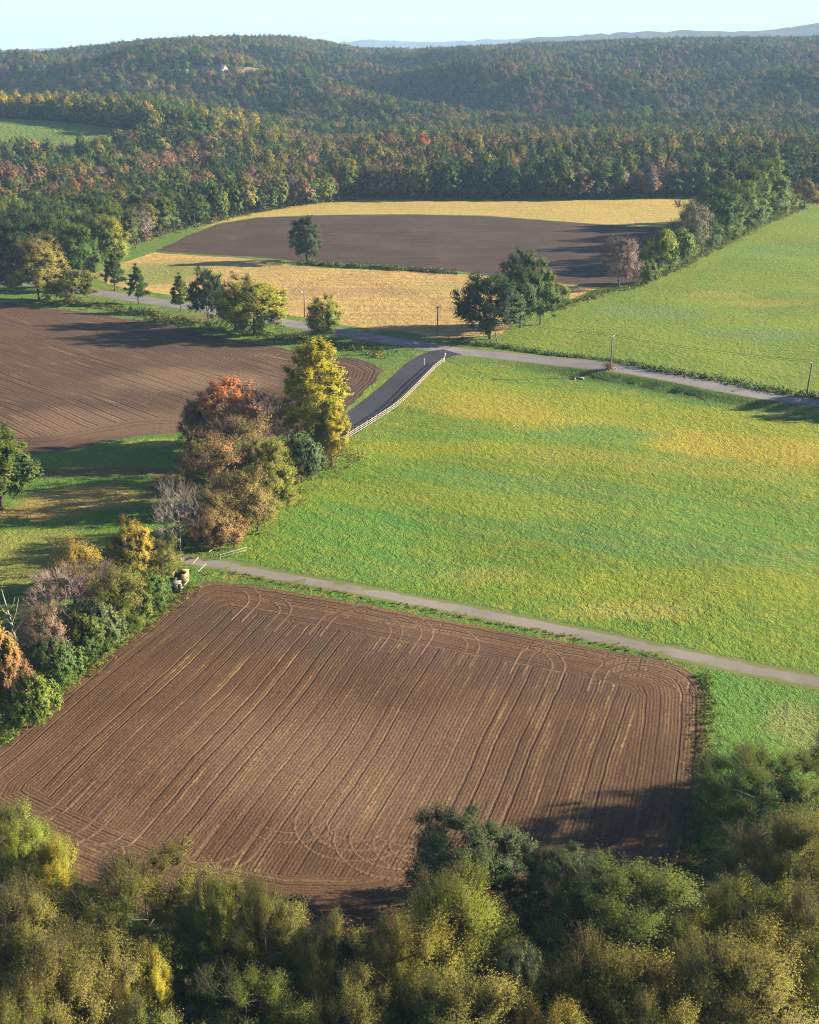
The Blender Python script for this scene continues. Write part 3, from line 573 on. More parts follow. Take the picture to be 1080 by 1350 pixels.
for a in [
    ('broad0', 18, 1066, 110, 12, 'bright', 'lime', 'bright yellow-green tree at the left picture edge below the ploughed field', FG),
    ('feather0', 62, 1118, 80, 10, 'bright', 'yellow', 'green tree sprinkled with yellow leaves at the lower left field corner', FG),
    ('broad1', 190, 1142, 190, 11, 'olive', 'khaki', 'broad olive tree with a khaki top below the left part of the near ploughed field', FG),
    ('feather1', 20, 1178, 130, 12, 'olive', 'khaki', 'dull khaki tree at the left picture edge below the bright yellow-green tree', FG),
    ('feather2', 285, 1160, 85, 12, 'olive', 'lime', 'tall slim yellow-green tree poking above the field edge', FG),
    ('feather0', 348, 1182, 100, 11, 'olive', 'khaki', 'olive tree just left of the dark tree shadow on the soil', FG),
    ('broad2', 440, 1224, 125, 12, 'olive', 'khaki', 'olive tree with tawny top below the left soil shadow', FG),
    ('feather2', 100, 1238, 140, 13, 'olive', 'khaki', 'big khaki tree in the lower left corner wood', FG),
    ('broad1', 193, 1250, 56, 11, 'olive', 'yellow', 'small golden yellow tree glowing among the olive trees', FG),
    ('feather0', 52, 1288, 150, 14, 'olive', 'khaki', 'pale khaki tree in the bottom left corner', FG),
    ('feather1', 163, 1298, 40, 11, 'olive', 'yellow', 'slim tree with yellow leaves beside a dark gap at the bottom', FG),
    ('broad1', 325, 1296, 150, 12, 'mid', 'olive', 'grey-green rounded tree at the bottom, right of the dark gap', FG),
    ('dense0', 615, 1078, 160, 11, 'dark', 'blue', 'dense dark green tree beside the left soil shadow', FG),
    ('dense0', 738, 1126, 115, 9, 'green', 'blue', 'low grey-green tree just below the right soil shadow', FG),
    ('broad0', 815, 1150, 215, 13, 'green', 'olive', 'broad dark olive tree in the middle of the foreground wood', FG),
    ('feather2', 600, 1168, 150, 12, 'olive', 'lime', 'yellow-green tree in front of the dense dark green tree', FG),
    ('feather1', 555, 1228, 150, 13, 'olive', 'tawny', 'tawny yellow tree left of the grey-green round tree', FG),
    ('dense0', 676, 1250, 92, 12, 'green', 'blue', 'small round grey-green tree among tawny trees', FG),
    ('broad2', 515, 1222, 75, 12, 'olive', 'yellow', 'small tree with bright yellow top beside tawny trees', FG),
    ('feather1', 942, 1178, 52, 9, 'russet', 'orange', 'small rusty orange tree between olive trees', FG),
    ('broad1', 1012, 1006, 180, 8.8, 'green', 'olive', 'large open green tree at the right edge of the near ploughed field', FG),
    ('feather0', 1045, 1092, 165, 12, 'olive', 'khaki', 'khaki tree in front of the large open green tree', FG),
    ('broad2', 1000, 1178, 165, 12, 'olive', 'lime', 'olive green tree just right of the small rusty tree', FG),
    ('feather2', 815, 1262, 175, 13, 'olive', 'tawny', 'tawny olive tree at the bottom below the broad dark olive tree', FG),
    ('feather0', 985, 1256, 205, 14, 'khaki', 'tawny', 'golden brown broad tree in the bottom right corner', FG),
    ('broad0', 600, 1306, 190, 14, 'olive', 'khaki', 'golden olive tree at the bottom centre', FG),
    ('broad1', 455, 1312, 130, 13, 'olive', 'khaki', 'dark tawny tree at the bottom left of centre', FG),
    ('broad2', 180, 1340, 150, 14, 'khaki', 'olive', 'khaki tree cut by the bottom picture edge on the left', FG),
    ('broad0', 730, 1335, 130, 14, 'olive', 'tawny', 'tawny tree cut by the bottom picture edge right of centre', FG),
    ('feather1', 1075, 1190, 110, 13, 'olive', 'khaki', 'thin khaki tree at the right picture edge', FG),
    ('broad0', 905, 1215, 90, 11, 'olive', 'lime', 'olive tree below the small rusty orange tree', FG),
    ('feather1', 870, 1330, 120, 14, 'olive', 'tawny', 'gold tinged tree at the bottom edge beside the corner tree', FG),
    ('broad2', 130, 1178, 90, 9, 'green', 'olive', 'dark olive tree in the shade of the broad khaki topped tree', FG),
    ('broad0', 255, 1215, 90, 9, 'green', 'olive', 'shaded olive tree between the gold tree and the slim tree', FG),
    ('feather2', 10, 1325, 90, 14, 'olive', 'lime', 'yellowish tree in the very bottom left corner', FG),
]: by_top(*a[:7], a[7], name='broadleaf_tree', group=a[8], shade=0.8)

HR = 'trees in the hedgerow beside the lawn'
JN = 'trees and shrubs along the main road'
PH = 'trees in the hedge between dark field and upper pasture'
LL = 'trees and shrubs along the left edge of the near ploughed field'
for a in [
    # along the road, left
    ('mid0', 52, 398, 312, 78, 'khaki', 'khaki', 'large pale olive tree by the road at the left picture edge', JN),
    ('mid1', 22, 372, 288, 90, 'dark', 'dark', 'dark shaded tree behind the large pale olive roadside tree', JN),
    ('mid2', 103, 381, 298, 58, 'green', 'green', 'dense green tree just right of the large pale olive tree', JN),
    ('mid0', 140, 362, 286, 62, 'green', 'lime', 'yellow-green tree behind the leftmost pine', JN),
    ('mid1', 72, 368, 280, 70, 'dark', 'green', 'dark green tree between the pale olive tree and the wood', JN),
    ('shrub1', 95, 400, 362, 60, 'khaki', 'olive', 'low khaki shrub under the dense green roadside tree', JN),
    ('pine', 152, 383, 337, 30, 'dark', 'green', 'leaning dark pine at the roadside, leftmost of the pines', JN),
    ('pine', 183, 401, 354, 30, 'dark', 'mid', 'conical pine standing alone on the near road verge', JN),
    ('pine', 239, 410, 366, 28, 'green', 'olive', 'sparse small pine beside a dark oak', JN),
    ('mid2', 275, 424, 358, 50, 'dark', 'dark', 'dark rounded oak between sparse pine and yellow-green willow', JN),
    ('midvase', 336, 441, 374, 100, 'olive', 'lime', 'broad yellow-green willow on the road verge', JN),
    ('midvase', 310, 436, 380, 50, 'olive', 'olive', 'olive shrub tree between dark oak and willow', JN),
    ('midvase', 427, 450, 396, 48, 'olive', 'lime', 'lone yellow-green bush tree left of the road junction', JN),
    ('spruce', 404, 346, 288, 42, 'dark', 'blue', 'lone dark oval tree at the edge of the far ploughed field', None),
    # clump right of junction
    ('mid0', 646, 447, 362, 92, 'dark', 'dark', 'dark round tree of the clump beside the road junction', 'trees in the clump by the road junction'),
    ('mid1', 686, 432, 334, 62, 'green', 'green', 'tallest green tree of the clump beside the road junction', 'trees in the clump by the road junction'),
    ('mid2', 712, 428, 358, 46, 'green', 'olive', 'olive-green tree at the right of the junction clump', 'trees in the clump by the road junction'),
    ('shrub1', 735, 408, 378, 30, 'green', 'lime', 'small bush at the right end of the junction clump', 'trees in the clump by the road junction'),
    ('bare1', 655, 449, 402, 36, 'mauve', 'mauve', 'small bare grey tree in front of the dark round tree', 'trees in the clump by the road junction'),
    # hedge at the upper pasture
    ('midthin', 816, 380, 315, 50, 'mauve', 'mauve', 'bare mauve-grey tree at the near end of the pasture hedge', PH),
    ('shrub1', 868, 359, 312, 48, 'green', 'lime', 'yellow-tipped shrub right of the bare mauve tree', PH),
    ('midthin', 905, 343, 268, 52, 'green', 'grey', 'greyish green tree behind the yellow-tipped shrub', PH),
    ('mid1', 938, 326, 250, 64, 'green', 'green', 'dense green tree in the middle of the pasture hedge', PH),
    ('mid0', 968, 314, 238, 66, 'green', 'bright', 'green tree just left of the tallest hedge tree', PH),
    ('mid2', 1003, 296, 214, 64, 'green', 'bright', 'tallest bright green tree of the pasture hedge', PH),
    ('mid1', 980, 300, 222, 52, 'green', 'olive', 'green tree behind the tallest pasture hedge tree', PH),
    ('mid2', 1032, 280, 248, 40, 'olive', 'green', 'low olive tree at the far end of the pasture hedge', PH),
    ('shrub1', 1060, 274, 243, 46, 'russet', 'olive', 'brownish shrub at the far end of the pasture hedge', PH),
    ('shrub0', 888, 352, 305, 50, 'green', 'olive', 'bushy green shrub between yellow-tipped shrub and greyish tree', PH),
    ('mid0', 925, 336, 285, 48, 'green', 'dark', 'low bushy tree at the pasture foot of the middle hedge', PH),
    ('mid2', 952, 322, 268, 50, 'green', 'olive', 'low olive-green bushy tree at the hedge foot', PH),
    ('mid1', 985, 306, 252, 50, 'green', 'mid', 'low green bushy tree below the tallest hedge tree', PH),
    ('shrub0', 1015, 291, 256, 40, 'olive', 'khaki', 'olive shrub at the foot of the tallest hedge tree', PH),
    ('shrub0', 848, 374, 345, 34, 'green', 'olive', 'low green shrub at the foot of the bare mauve tree', PH),
    ('mid0', 920, 310, 262, 40, 'green', 'lime', 'small green tree at the back of the hedge by straw field', PH),
    # hedgerow beside lawn
    ('midtall', 416, 604, 455, 84, 'lime', 'yellow', 'tall golden yellow tree above the black driveway', HR),
    ('midtall', 438, 612, 535, 46, 'khaki', 'yellow', 'small yellow tree in front of the tall golden tree', HR),
    ('mid1', 300, 590, 503, 84, 'orange', 'red', 'tree with orange-red top at the corner of the ploughed field', HR),
    ('mid2', 266, 592, 528, 54, 'brown', 'khaki', 'dark brown tree left of the orange-red topped tree', HR),
    ('bare0', 345, 604, 518, 82, 'mauve', 'mauve', 'bare grey tree right of the orange-red topped tree', HR),
    ('bare1', 382, 606, 536, 66, 'mauve', 'mauve', 'bare mauve tree just left of the tall golden tree', HR),
    ('midthin', 320, 640, 552, 92, 'khaki', 'brown', 'thin tan-leaved tree in the middle of the hedgerow', HR),
    ('midthin', 280, 672, 578, 92, 'khaki', 'russet', 'reddish brown tree at the lawn side of the hedgerow', HR),
    ('mid0', 352, 668, 580, 72, 'olive', 'khaki', 'olive tree in the middle of the hedgerow at the pasture side', HR),
    ('shrub0', 398, 636, 582, 56, 'dark', 'blue', 'grey-blue shrub at the pasture side of the hedgerow', HR),
    ('midthin', 318, 708, 622, 80, 'brown', 'khaki', 'tan-brown tree at the near end of the hedgerow', HR),
    ('midthin', 340, 700, 640, 60, 'khaki', 'olive', 'khaki shrub at the pasture edge of the hedgerow', HR),
    ('bare1', 238, 738, 642, 62, 'mauve', 'mauve', 'slender bare tree beside the gravel lane end', HR),
    ('midthin', 278, 726, 650, 70, 'brown', 'khaki', 'thin brown tree beside the slender bare tree', HR),
    ('shrub1', 368, 664, 622, 54, 'khaki', 'olive', 'low tan shrub below the olive hedgerow tree', HR),
    ('midthin', 430, 610, 560, 44, 'gold', 'khaki', 'low tan shrub at the foot of the tall golden tree', HR),
    ('shrub0', 300, 716, 672, 50, 'brown', 'gold', 'golden brown shrub at the near end of the hedgerow', HR),
    ('midthin', 255, 640, 585, 44, 'russet', 'khaki', 'rusty small tree against the lawn', HR),
    # left edge of the near field
    ('mid2', 178, 772, 692, 62, 'khaki', 'gold', 'orange-gold tree left of the white cart', LL),
    ('midthin', 214, 768, 712, 52, 'olive', 'khaki', 'olive tree right of the orange-gold tree', LL),
    ('midthin', 100, 798, 716, 72, 'khaki', 'gold', 'thin khaki-gold tree at the edge of the lawn', LL),
    ('bare0', 84, 838, 752, 80, 'mauve', 'mauve', 'bare brownish tree between dead trunk and olive shrubs', LL),
    ('bare1', 128, 826, 745, 60, 'mauve', 'mauve', 'bare brownish tree left of the olive shrub tree', LL),
    ('midthin', 152, 828, 752, 82, 'olive', 'khaki', 'olive shrub tree below the orange-gold tree', LL),
    ('mid1', 4, 948, 818, 62, 'russet', 'gold', 'orange tree at the left picture edge beside the near ploughed field', LL),
    ('shrub0', 45, 958, 896, 66, 'mid', 'olive', 'mid-green shrub just right of the orange edge tree', LL),
    ('shrub0', 75, 902, 846, 66, 'green', 'blue', 'grey-green shrub below the dead trunk', LL),
    ('shrub1', 112, 876, 818, 58, 'green', 'olive', 'green shrub in the middle of the left field edge', LL),
    ('shrub0', 132, 862, 800, 60, 'green', 'blue', 'blue-green shrub under the bare brownish tree', LL),
    ('shrub1', 172, 826, 778, 56, 'olive', 'mid', 'olive shrub at the ploughed field edge', LL),
    ('shrub0', 200, 800, 757, 46, 'green', 'bright', 'small green shrub left of the white cart', LL),
    ('midthin', 60, 890, 800, 60, 'mauve', 'brown', 'thin brown tree right of the dead trunk', LL),
    ('shrub1', 20, 930, 880, 50, 'russet', 'brown', 'russet shrub under the orange edge tree', LL),
    ('spruce', 2, 672, 566, 84, 'dark', 'olive', 'dense dark olive tree cut by the left picture edge beside the lawn', None),
    ('mid1', -70, 700, 560, 90, 'dark', 'green', 'dark tree beyond the left picture edge', None),
]:
    sh = a[0].startswith('shrub'); bm = BARK_GREY if a[0] in ('bare1', 'midtall') and 'slender' in a[7] else None
    by_base(*a[:7], a[7], name='shrub' if sh else ('pine_tree' if a[0] == 'pine' else ('bare_tree' if a[0].startswith('bare') else 'hedgerow_tree')), cat='shrub' if sh else 'tree', group=a[8], bark_m=bm)

for u_, vb_, h_, r_ in ((1125, 1050, 10, 5), (1150, 531, 11, 4.5), (1235, 541, 14, 6)):
    q = at(u_, vb_); plant('broad1' if vb_ > 900 else 'mid1', q[0], q[1], h_, r_, 'green', 'olive', 'green tree standing beyond the right picture edge', name='roadside_tree' if vb_ < 900 else 'broadleaf_tree', group='trees beyond the right edge')

# dead trunk with bare forks
p = at(24, 876); mb = MB(); g0 = np.random.default_rng(3)
mb.tube([(0, 0, -0.3), (0.1, 0, 3), (-0.2, 0.1, 6), (-0.6, 0, 9), (-1.0, 0.2, 11.5)], [0.3, 0.26, 0.2, 0.13, 0.05], 7)
for z0, dx, dz, rr in ((4.2, -2.2, 1.6, .13), (5.0, 2.0, 3.2, .14), (6.6, 1.3, 3.6, .11), (7.4, -1.6, 2.6, .09), (5.8, -1.2, 3.4, .08), (8.6, 0.9, 2.0, .07)):
    mb.tube([(-0.05, 0, z0), (dx * .5, g0.normal(0, .3), z0 + dz * .4), (dx, g0.normal(0, .5), z0 + dz)], [rr, rr * .7, rr * .25], 5)
dt = ob('dead_tree', mb.mesh('dead_tree', BARK_GREY)); dt.location = (p[0], p[1], T1(*p)); tag(dt, 'pale dead forked trunk without leaves near the orange edge tree', 'tree')

# ------------------------------------------------------------------ woods: edge trees one by one, the mass beyond as one object
WOOD_PX = [(-420, 358), (-60, 368), (0, 370), (55, 368), (110, 353), (148, 334), (200, 319), (260, 302), (330, 286), (400, 274), (470, 263), (600, 264), (760, 263), (900, 261), (985, 259), (1045, 266), (1090, 262), (1400, 258)]
wood_edge = np.array(W(WOOD_PX)); o_ = np.argsort(wood_edge[:, 0] / wood_edge[:, 1]); wood_edge = wood_edge[o_]
edge_az = wood_edge[:, 0] / wood_edge[:, 1]; edge_y = wood_edge[:, 1]
fr = np.random.default_rng(21); cand = []
y = 420.0
while y < 2900:
    sp = 7.4 + 1.6 * smooth(900, 2000, np.array(y)); hw = 0.43 * y + 60
    xs_ = np.arange(-hw, hw, sp); q = np.stack([xs_, np.full_like(xs_, y)], 1) + fr.uniform(-0.42, 0.42, (len(xs_), 2)) * sp
    cand.append(q); y += sp * 0.95
cand = np.concatenate(cand)
az = cand[:, 0] / cand[:, 1]
cand = cand[cand[:, 1] > np.interp(az, edge_az, edge_y) + 1]
for poly in (high_poly, house_poly): cand = cand[~inside(cand, poly)]
cz_ = T(cand[:, 0], cand[:, 1])
_zc = cand[:, 1] * math.cos(PITCH) + (CAM_H - cz_) * math.sin(PITCH); cu = 540 + FOC * cand[:, 0] / _zc
def nz2(P, s, ph): return bump1(P[:, 0], P[:, 1], s, ph)
def palette(P, u):
    """a species for every tree: mixtures drift across the land"""
    yy = P[:, 1]; n = len(P); r = fr.uniform(size=n); out = np.empty(n, dtype=object)
    a, b = nz2(P, 34, 0.3), nz2(P, 60, 2.2)
    sets = dict(
        leftgreen=(['dark', 'green', 'mid', 'bright', 'olive', 'khaki'], [.25, .38, .15, .06, .1, .06]),
        russet=(['dark', 'green', 'olive', 'khaki', 'tawny', 'brown', 'mauve', 'grey', 'russet', 'russet'], [.08, .07, .12, .14, .03, .19, .2, .06, .1, .01]),
        darkmix=(['dark', 'green', 'mid', 'olive', 'tawny', 'brown', 'mauve'], [.30, .22, .1, .19, .02, .1, .07]),
        golden=(['green', 'olive', 'khaki', 'tawny', 'yellow', 'russet'], [.25, .27, .23, .13, .10, .02]),
        centre=(['dark', 'green', 'olive', 'khaki', 'tawny', 'brown', 'mauve', 'russet', 'red'], [.12, .18, .22, .14, .03, .14, .14, .025, .005]),
        hill=(['dark', 'green', 'olive', 'khaki', 'tawny', 'brown', 'mauve', 'russet', 'red'], [.18, .2, .26, .11, .012, .11, .10, .025, .003]),
        hilldark=(['dark', 'green', 'olive', 'khaki', 'brown', 'mauve'], [.38, .25, .17, .06, .08, .06]))
    stand = 0.55 * nz2(P, 27, 0.9) + 0.5 * nz2(P, 12, 3.3) + fr.normal(0, 0.42, n)
    key = np.full(n, 'hill', dtype=object)
    key[(yy > 1000) & (a + b * 0.6 > 0.25)] = 'hilldark'
    key[(yy <= 1000)] = 'centre'
    key[(yy <= 1000) & (u > 560)] = 'darkmix'
    key[(yy > 790) & (yy <= 1000) & (u > 380)] = 'centre'
    key[(yy <= 1000) & (u < 420)] = 'russet'
    key[(yy <= 1000) & (u < 330) & (a > 0.35)] = 'darkmix'
    key[(yy > 880) & (yy < 1060) & (u < 380)] = 'golden'
    key[(yy < 560) & (u < 175)] = 'leftgreen'
    for kk, (cs, pr) in sets.items():
        m = key == kk
        if not m.any(): continue
        rk = np.argsort(np.argsort(stand[m])) / m.sum(); idx = np.searchsorted(np.cumsum(pr), rk * 0.9999 * sum(pr)); out[m] = np.array(cs, dtype=object)[np.clip(idx, 0, len(cs) - 1)]
    return out
ctype = palette(cand, cu)
hgt = fr.uniform(13, 19.5, len(cand)) * (1 - 0.24 * smooth(850, 1200, cand[:, 1])); rad = fr.uniform(4.2, 7.4, len(cand)) * (1 - 0.08 * smooth(900, 1500, cand[:, 1]))
hgt = np.where(np.isin(ctype, ['mauve', 'grey']), hgt * 0.88, hgt)
KITOF = {'dark': ['wood0', 'wood1', 'woodcone', 'wood2'], 'mauve': ['woodthin'], 'grey': ['woodthin'], 'brown': ['wood3', 'woodthin', 'wood1'], 'yellow': ['woodtall', 'wood2'], 'tawny': ['woodtall', 'wood3']}
WORD = dict(dark='dark green', green='green', mid='leaf-green', bright='bright green', olive='olive', khaki='khaki', lime='lime', yellow='yellow', gold='golden', tawny='tawny', orange='orange', red='red', russet='russet', brown='brown', mauve='mauve', grey='grey', blue='blue-green')
order = np.argsort(np.hypot(cand[:, 0], cand[:, 1]))
vis = [i for i in order if -30 < cu[i] < 1110]
N_SINGLE = 195
single = vis[:N_SINGLE]; sset = set(single)
edge_d = cand[:, 1] - np.interp(cand[:, 0] / cand[:, 1], edge_az, edge_y)
def place_of(i):
    u, d = cu[i], edge_d[i]
    row = 'front row' if d < 10 else ('second row' if d < 19 else 'deeper rows')
    if u < 160: s = 'green wood beside the road'
    elif u < 330: s = 'russet wood beside far ploughed field'
    elif u < 560: s = 'wood behind left of straw field'
    else: s = 'wood behind right of straw field'
    return row, s
ORD = ['first', 'second', 'third', 'fourth', 'fifth', 'sixth', 'seventh', 'eighth', 'ninth', 'tenth', 'eleventh', 'twelfth']
buckets = {}
for i in single: buckets.setdefault((*place_of(i), ctype[i]), []).append(i)
for (row, s, c), L in buckets.items():
    L.sort(key=lambda i: cu[i])
    for n_, i in enumerate(L):
        lab = f"{ORD[n_] if n_ < 12 else str(n_ + 1) + 'th'} {WORD[c]} tree from left, {row}, {s}" if len(L) > 1 else f"only {WORD[c]} tree in {row} of {s}"
        kit = prng.choice(KITOF.get(c, ['wood0', 'wood1', 'wood2', 'wood3', 'woodtall']))
        if cand[i, 1] < 520 and kit[-1].isdigit() and int(kit[-1]) < 3: kit = 'mid' + kit[-1]
        elif cand[i, 1] > 600: pass
        elif kit == 'woodthin': kit = 'nwoodthin'
        elif kit[-1].isdigit(): kit = 'nwood' + str(int(kit[-1]) % 3)
        c2 = {'dark': 'green', 'green': 'mid', 'mid': 'olive', 'russet': 'orange', 'brown': 'russet', 'mauve': 'grey'}.get(c, c)
        plant(kit, cand[i, 0], cand[i, 1], hgt[i], rad[i], c, c2, lab, name='wood_tree', group='trees at the front of the ' + s, z=cz_[i], shade=0.78)
rest = np.array([i for i in range(len(cand)) if i not in sset])
print('forest points', len(rest), 'single', len(single))
WK = ['wood0', 'wood1', 'wood2', 'wood3', 'woodtall', 'woodcone', 'woodthin']
ids = {k_: n_ for n_, k_ in enumerate(WK)}
fm_ = bpy.data.meshes.new('forest'); fm_.vertices.add(len(rest)); fm_.vertices.foreach_set('co', np.column_stack([cand[rest], cz_[rest] - 0.3]).astype(np.float32).ravel())
t1 = np.array([tint(ctype[i], 0.16) for i in rest], np.float32) * 0.74; t2 = np.array([tint(ctype[i], 0.3) for i in rest], np.float32) * 0.8
for nm, arr in (('tint', t1), ('tint_second', t2)):
    a = fm_.attributes.new(nm, 'FLOAT_VECTOR', 'POINT'); a.data.foreach_set('vector', arr.ravel())
a = fm_.attributes.new('size', 'FLOAT_VECTOR', 'POINT'); a.data.foreach_set('vector', np.column_stack([rad[rest] / 6.2, rad[rest] / 6.2, hgt[rest] / 17.5]).astype(np.float32).ravel())
a = fm_.attributes.new('turn', 'FLOAT_VECTOR', 'POINT'); a.data.foreach_set('vector', np.column_stack([np.zeros(len(rest)), np.zeros(len(rest)), fr.uniform(0, 6.28, len(rest))]).astype(np.float32).ravel())
a = fm_.attributes.new('species', 'INT', 'POINT'); a.data.foreach_set('value', np.array([ids[prng.choice(KITOF.get(ctype[i], ['wood0', 'wood1', 'wood2', 'wood3', 'woodtall']))] for i in rest], np.int32))
forest = ob('forest', fm_, kind='stuff', label='autumn woodland mass covering the hills')
gt = bpy.data.node_groups.new('forest_trees', 'GeometryNodeTree')
gt.interface.new_socket('Geometry', in_out='INPUT', socket_type='NodeSocketGeometry'); gt.interface.new_socket('Geometry', in_out='OUTPUT', socket_type='NodeSocketGeometry')
gn = gt.nodes; gi, go = gn.new('NodeGroupInput'), gn.new('NodeGroupOutput')
iop = gn.new('GeometryNodeInstanceOnPoints'); j2i = gn.new('GeometryNodeGeometryToInstance')
def source(kitname):
    for o in sc.objects:
        if o.type == 'MESH' and o.data == KITS[kitname]['crown']: return o
    return None
for kname in reversed(WK):
    src = source(kname)
    if src is None:      # no single tree of that kind yet: stand one at the back of the wood
        i = rest[len(rest) // 40 + ids[kname]]; plant(kname, cand[i, 0], cand[i, 1], hgt[i], rad[i], 'olive', 'olive', f'olive tree, {["first", "second", "third", "fourth", "fifth", "sixth", "seventh"][ids[kname]]} of those standing alone deep in the wood', name='wood_tree', z=cz_[i]); src = source(kname)
    oi = gn.new('GeometryNodeObjectInfo'); oi.inputs['Object'].default_value = src; oi.transform_space = 'ORIGINAL'
    gt.links.new(oi.outputs['Geometry'], j2i.inputs[0])
def na(name, typ):
    nd = gn.new('GeometryNodeInputNamedAttribute'); nd.data_type = typ; nd.inputs['Name'].default_value = name; return nd.outputs[0]
gt.links.new(gi.outputs[0], iop.inputs['Points']); gt.links.new(j2i.outputs[0], iop.inputs['Instance'])
iop.inputs['Pick Instance'].default_value = True
gt.links.new(na('species', 'INT'), iop.inputs['Instance Index']); gt.links.new(na('size', 'FLOAT_VECTOR'), iop.inputs['Scale'])
e2r = gn.new('FunctionNodeEulerToRotation'); gt.links.new(na('turn', 'FLOAT_VECTOR'), e2r.inputs[0]); gt.links.new(e2r.outputs[0], iop.inputs['Rotation'])
gt.links.new(iop.outputs[0], go.inputs[0])
forest.modifiers.new('forest_trees', 'NODES').node_group = gt

# ------------------------------------------------------------------ roadside bank plants, verge weeds (uncountable cover)
def cover(name, pts, zs, hmax, per, ln, wd_, cols, seed, label):
    """loose leaves over many ground points: weeds and brambles"""
    g = np.random.default_rng(seed); n = len(pts)
    c = np.repeat(np.column_stack([pts, zs]), per, 0); sprd = np.repeat(hmax, per)
    P = c + g.normal(0, 1, c.shape) * np.column_stack([sprd * .45, sprd * .45, np.zeros(len(c))]); P[:, 2] += g.uniform(0.0, 1, len(c)) ** 1.2 * sprd
    Vv, Ff = leaf_faces(P, g.normal(0, .7, P.shape) + np.array([0, 0, .4]), ln, wd_, g)
    me = np_mesh(name, Vv, Ff, LEAF, {'leaf_value': ('FACE', np.clip(g.normal(.5, .2, len(P)), 0, 1)), 'leaf_mix': ('FACE', np.repeat(g.uniform(0, 1, n), per)), 'crown_normal': ('FACE', (P - c) / np.maximum(np.linalg.norm(P - c, axis=1), 1e-6)[:, None])})
    o = ob(name, me, kind='stuff', label=label); o['tint'] = list(COL[cols[0]] if isinstance(cols[0], str) else cols[0]); o['tint_second'] = list(COL[cols[1]] if isinstance(cols[1], str) else cols[1]); return o
def along(px, step, wob, seed):
    g = np.random.default_rng(seed); P = np.array(W(px)); out = []
    for a, b in zip(P[:-1], P[1:]):
        m = max(1, int(np.hypot(*(b - a)) / step))
        for t in range(m): out.append(a + (b - a) * (t + g.uniform()) / m + g.normal(0, wob, 2))
    return np.array(out)
def cov(name, px, step, wob, h, per, ln, wd_, cols, seed, label):
    q = along(px, step, wob, seed); g = np.random.default_rng(seed + 1)
    return cover(name, q, T(q[:, 0], q[:, 1]), h * g.uniform(.5, 1.2, len(q)), per, ln, wd_, cols, seed + 2, label)
cov('bank_brambles_foliage', [(600, 452), (660, 458), (760, 472), (860, 488), (960, 506), (1080, 525), (1250, 550)], 0.35, 0.6, 1.5, 26, .2, .13, ('dark', 'mid'), 101, 'dark brambles on the far bank of the main road')
cov('field_edge_weeds', [(-20, 992), (50, 938), (100, 897), (150, 855), (200, 815), (258, 772)], 0.28, 0.9, 0.9, 26, .16, .06, ('bright', 'khaki'), 111, 'tall green weeds along the left edge of the near ploughed field')
cov('field_edge_weeds', [(-10, 950), (40, 912), (90, 872), (140, 828), (190, 790), (235, 762)], 0.35, 1.6, 1.6, 26, .2, .1, ('mid', 'olive'), 121, 'rank undergrowth below the shrubs at the left field edge')
cov('balk_weeds', [(395, 347), (450, 351), (500, 354), (560, 358), (600, 361)], 0.35, 1.6, 1.5, 24, .3, .2, ('mid', 'blue'), 131, 'green weed strip between stubble and far ploughed field')
cov('hedge_foot_weeds', [(735, 408), (790, 388), (840, 378), (900, 352), (960, 320), (1010, 294), (1060, 274)], 0.5, 1.3, 1.5, 22, .24, .15, ('mid', 'khaki'), 141, 'brown-green scrub at the foot of the pasture hedge')
cov('verge_weeds', [(100, 398), (180, 412), (260, 428), (340, 440), (420, 452), (480, 462), (500, 470)], 0.35, 2.6, 1.2, 22, .26, .14, ('olive', 'khaki'), 151, 'rough weeds between main road and middle ploughed field')
cov('hedgerow_undergrowth', [(250, 725), (290, 700), (330, 672), (370, 640), (410, 618), (450, 592)], 0.22, 3.4, 2.0, 26, .22, .12, ('olive', 'brown'), 161, 'brushy undergrowth beneath the lawn hedgerow trees')
cov('lane_verge_weeds', [(930, 890), (934, 940), (932, 1000), (926, 1060), (918, 1120), (895, 1160)], 0.22, 0.7, 0.7, 26, .14, .05, ('bright', 'mid'), 171, 'long green grass along the right edge of the near ploughed field')
cov('wood_edge_undergrowth', [(-60, 366), (55, 366), (110, 349), (148, 329), (200, 313), (260, 296), (330, 280), (400, 269), (470, 260), (600, 261), (760, 260), (900, 258)], 0.7, 2.5, 2.8, 12, .5, .32, ('green', 'brown'), 181, 'low brush along the front edge of the woods')
cov('lane_corner_weeds', [(262, 756), (276, 758), (290, 754), (320, 757), (400, 774), (500, 793), (600, 811), (700, 830), (800, 850), (880, 868)], 0.5, 0.4, 0.35, 16, .12, .05, ('bright', 'khaki'), 191, 'narrow weed strip between gravel lane and near ploughed field')

# ------------------------------------------------------------------ wheel marks at the headlands of the near field
ruts = MB()
def rut(pts, gauge=1.7, w=0.2, hh=0.05):
    c = np.array(pts); d = np.gradient(c, axis=0); d /= np.maximum(np.linalg.norm(d, axis=1), 1e-9)[:, None]; nr = np.stack([-d[:, 1], d[:, 0]], 1)
    for s in (-1, 1):
        q = c + nr * gauge / 2 * s; L, Rr = q + nr * w, q - nr * w; ok = inside(q, zpoly['near_ploughed_field']) & (poly_dist(q, zpoly['near_ploughed_field'], True) > 0.5)
        z = T(q[:, 0], q[:, 1]); n = len(q)
        V = np.concatenate([np.column_stack([L, z + 0.004]), np.column_stack([q, z + hh]), np.column_stack([Rr, z + 0.004])])
        Q = [(i, i + n, i + n + 1, i + 1) for i in range(n - 1) if ok[i] and ok[i + 1]] + [(i + n, i + 2 * n, i + 2 * n + 1, i + n + 1) for i in range(n - 1) if ok[i] and ok[i + 1]]
        if Q: ruts.add(V, np.array(Q)[:, ::-1])
rr_ = np.random.default_rng(77)
rowd = np.array([math.cos(ROW), math.sin(ROW)])
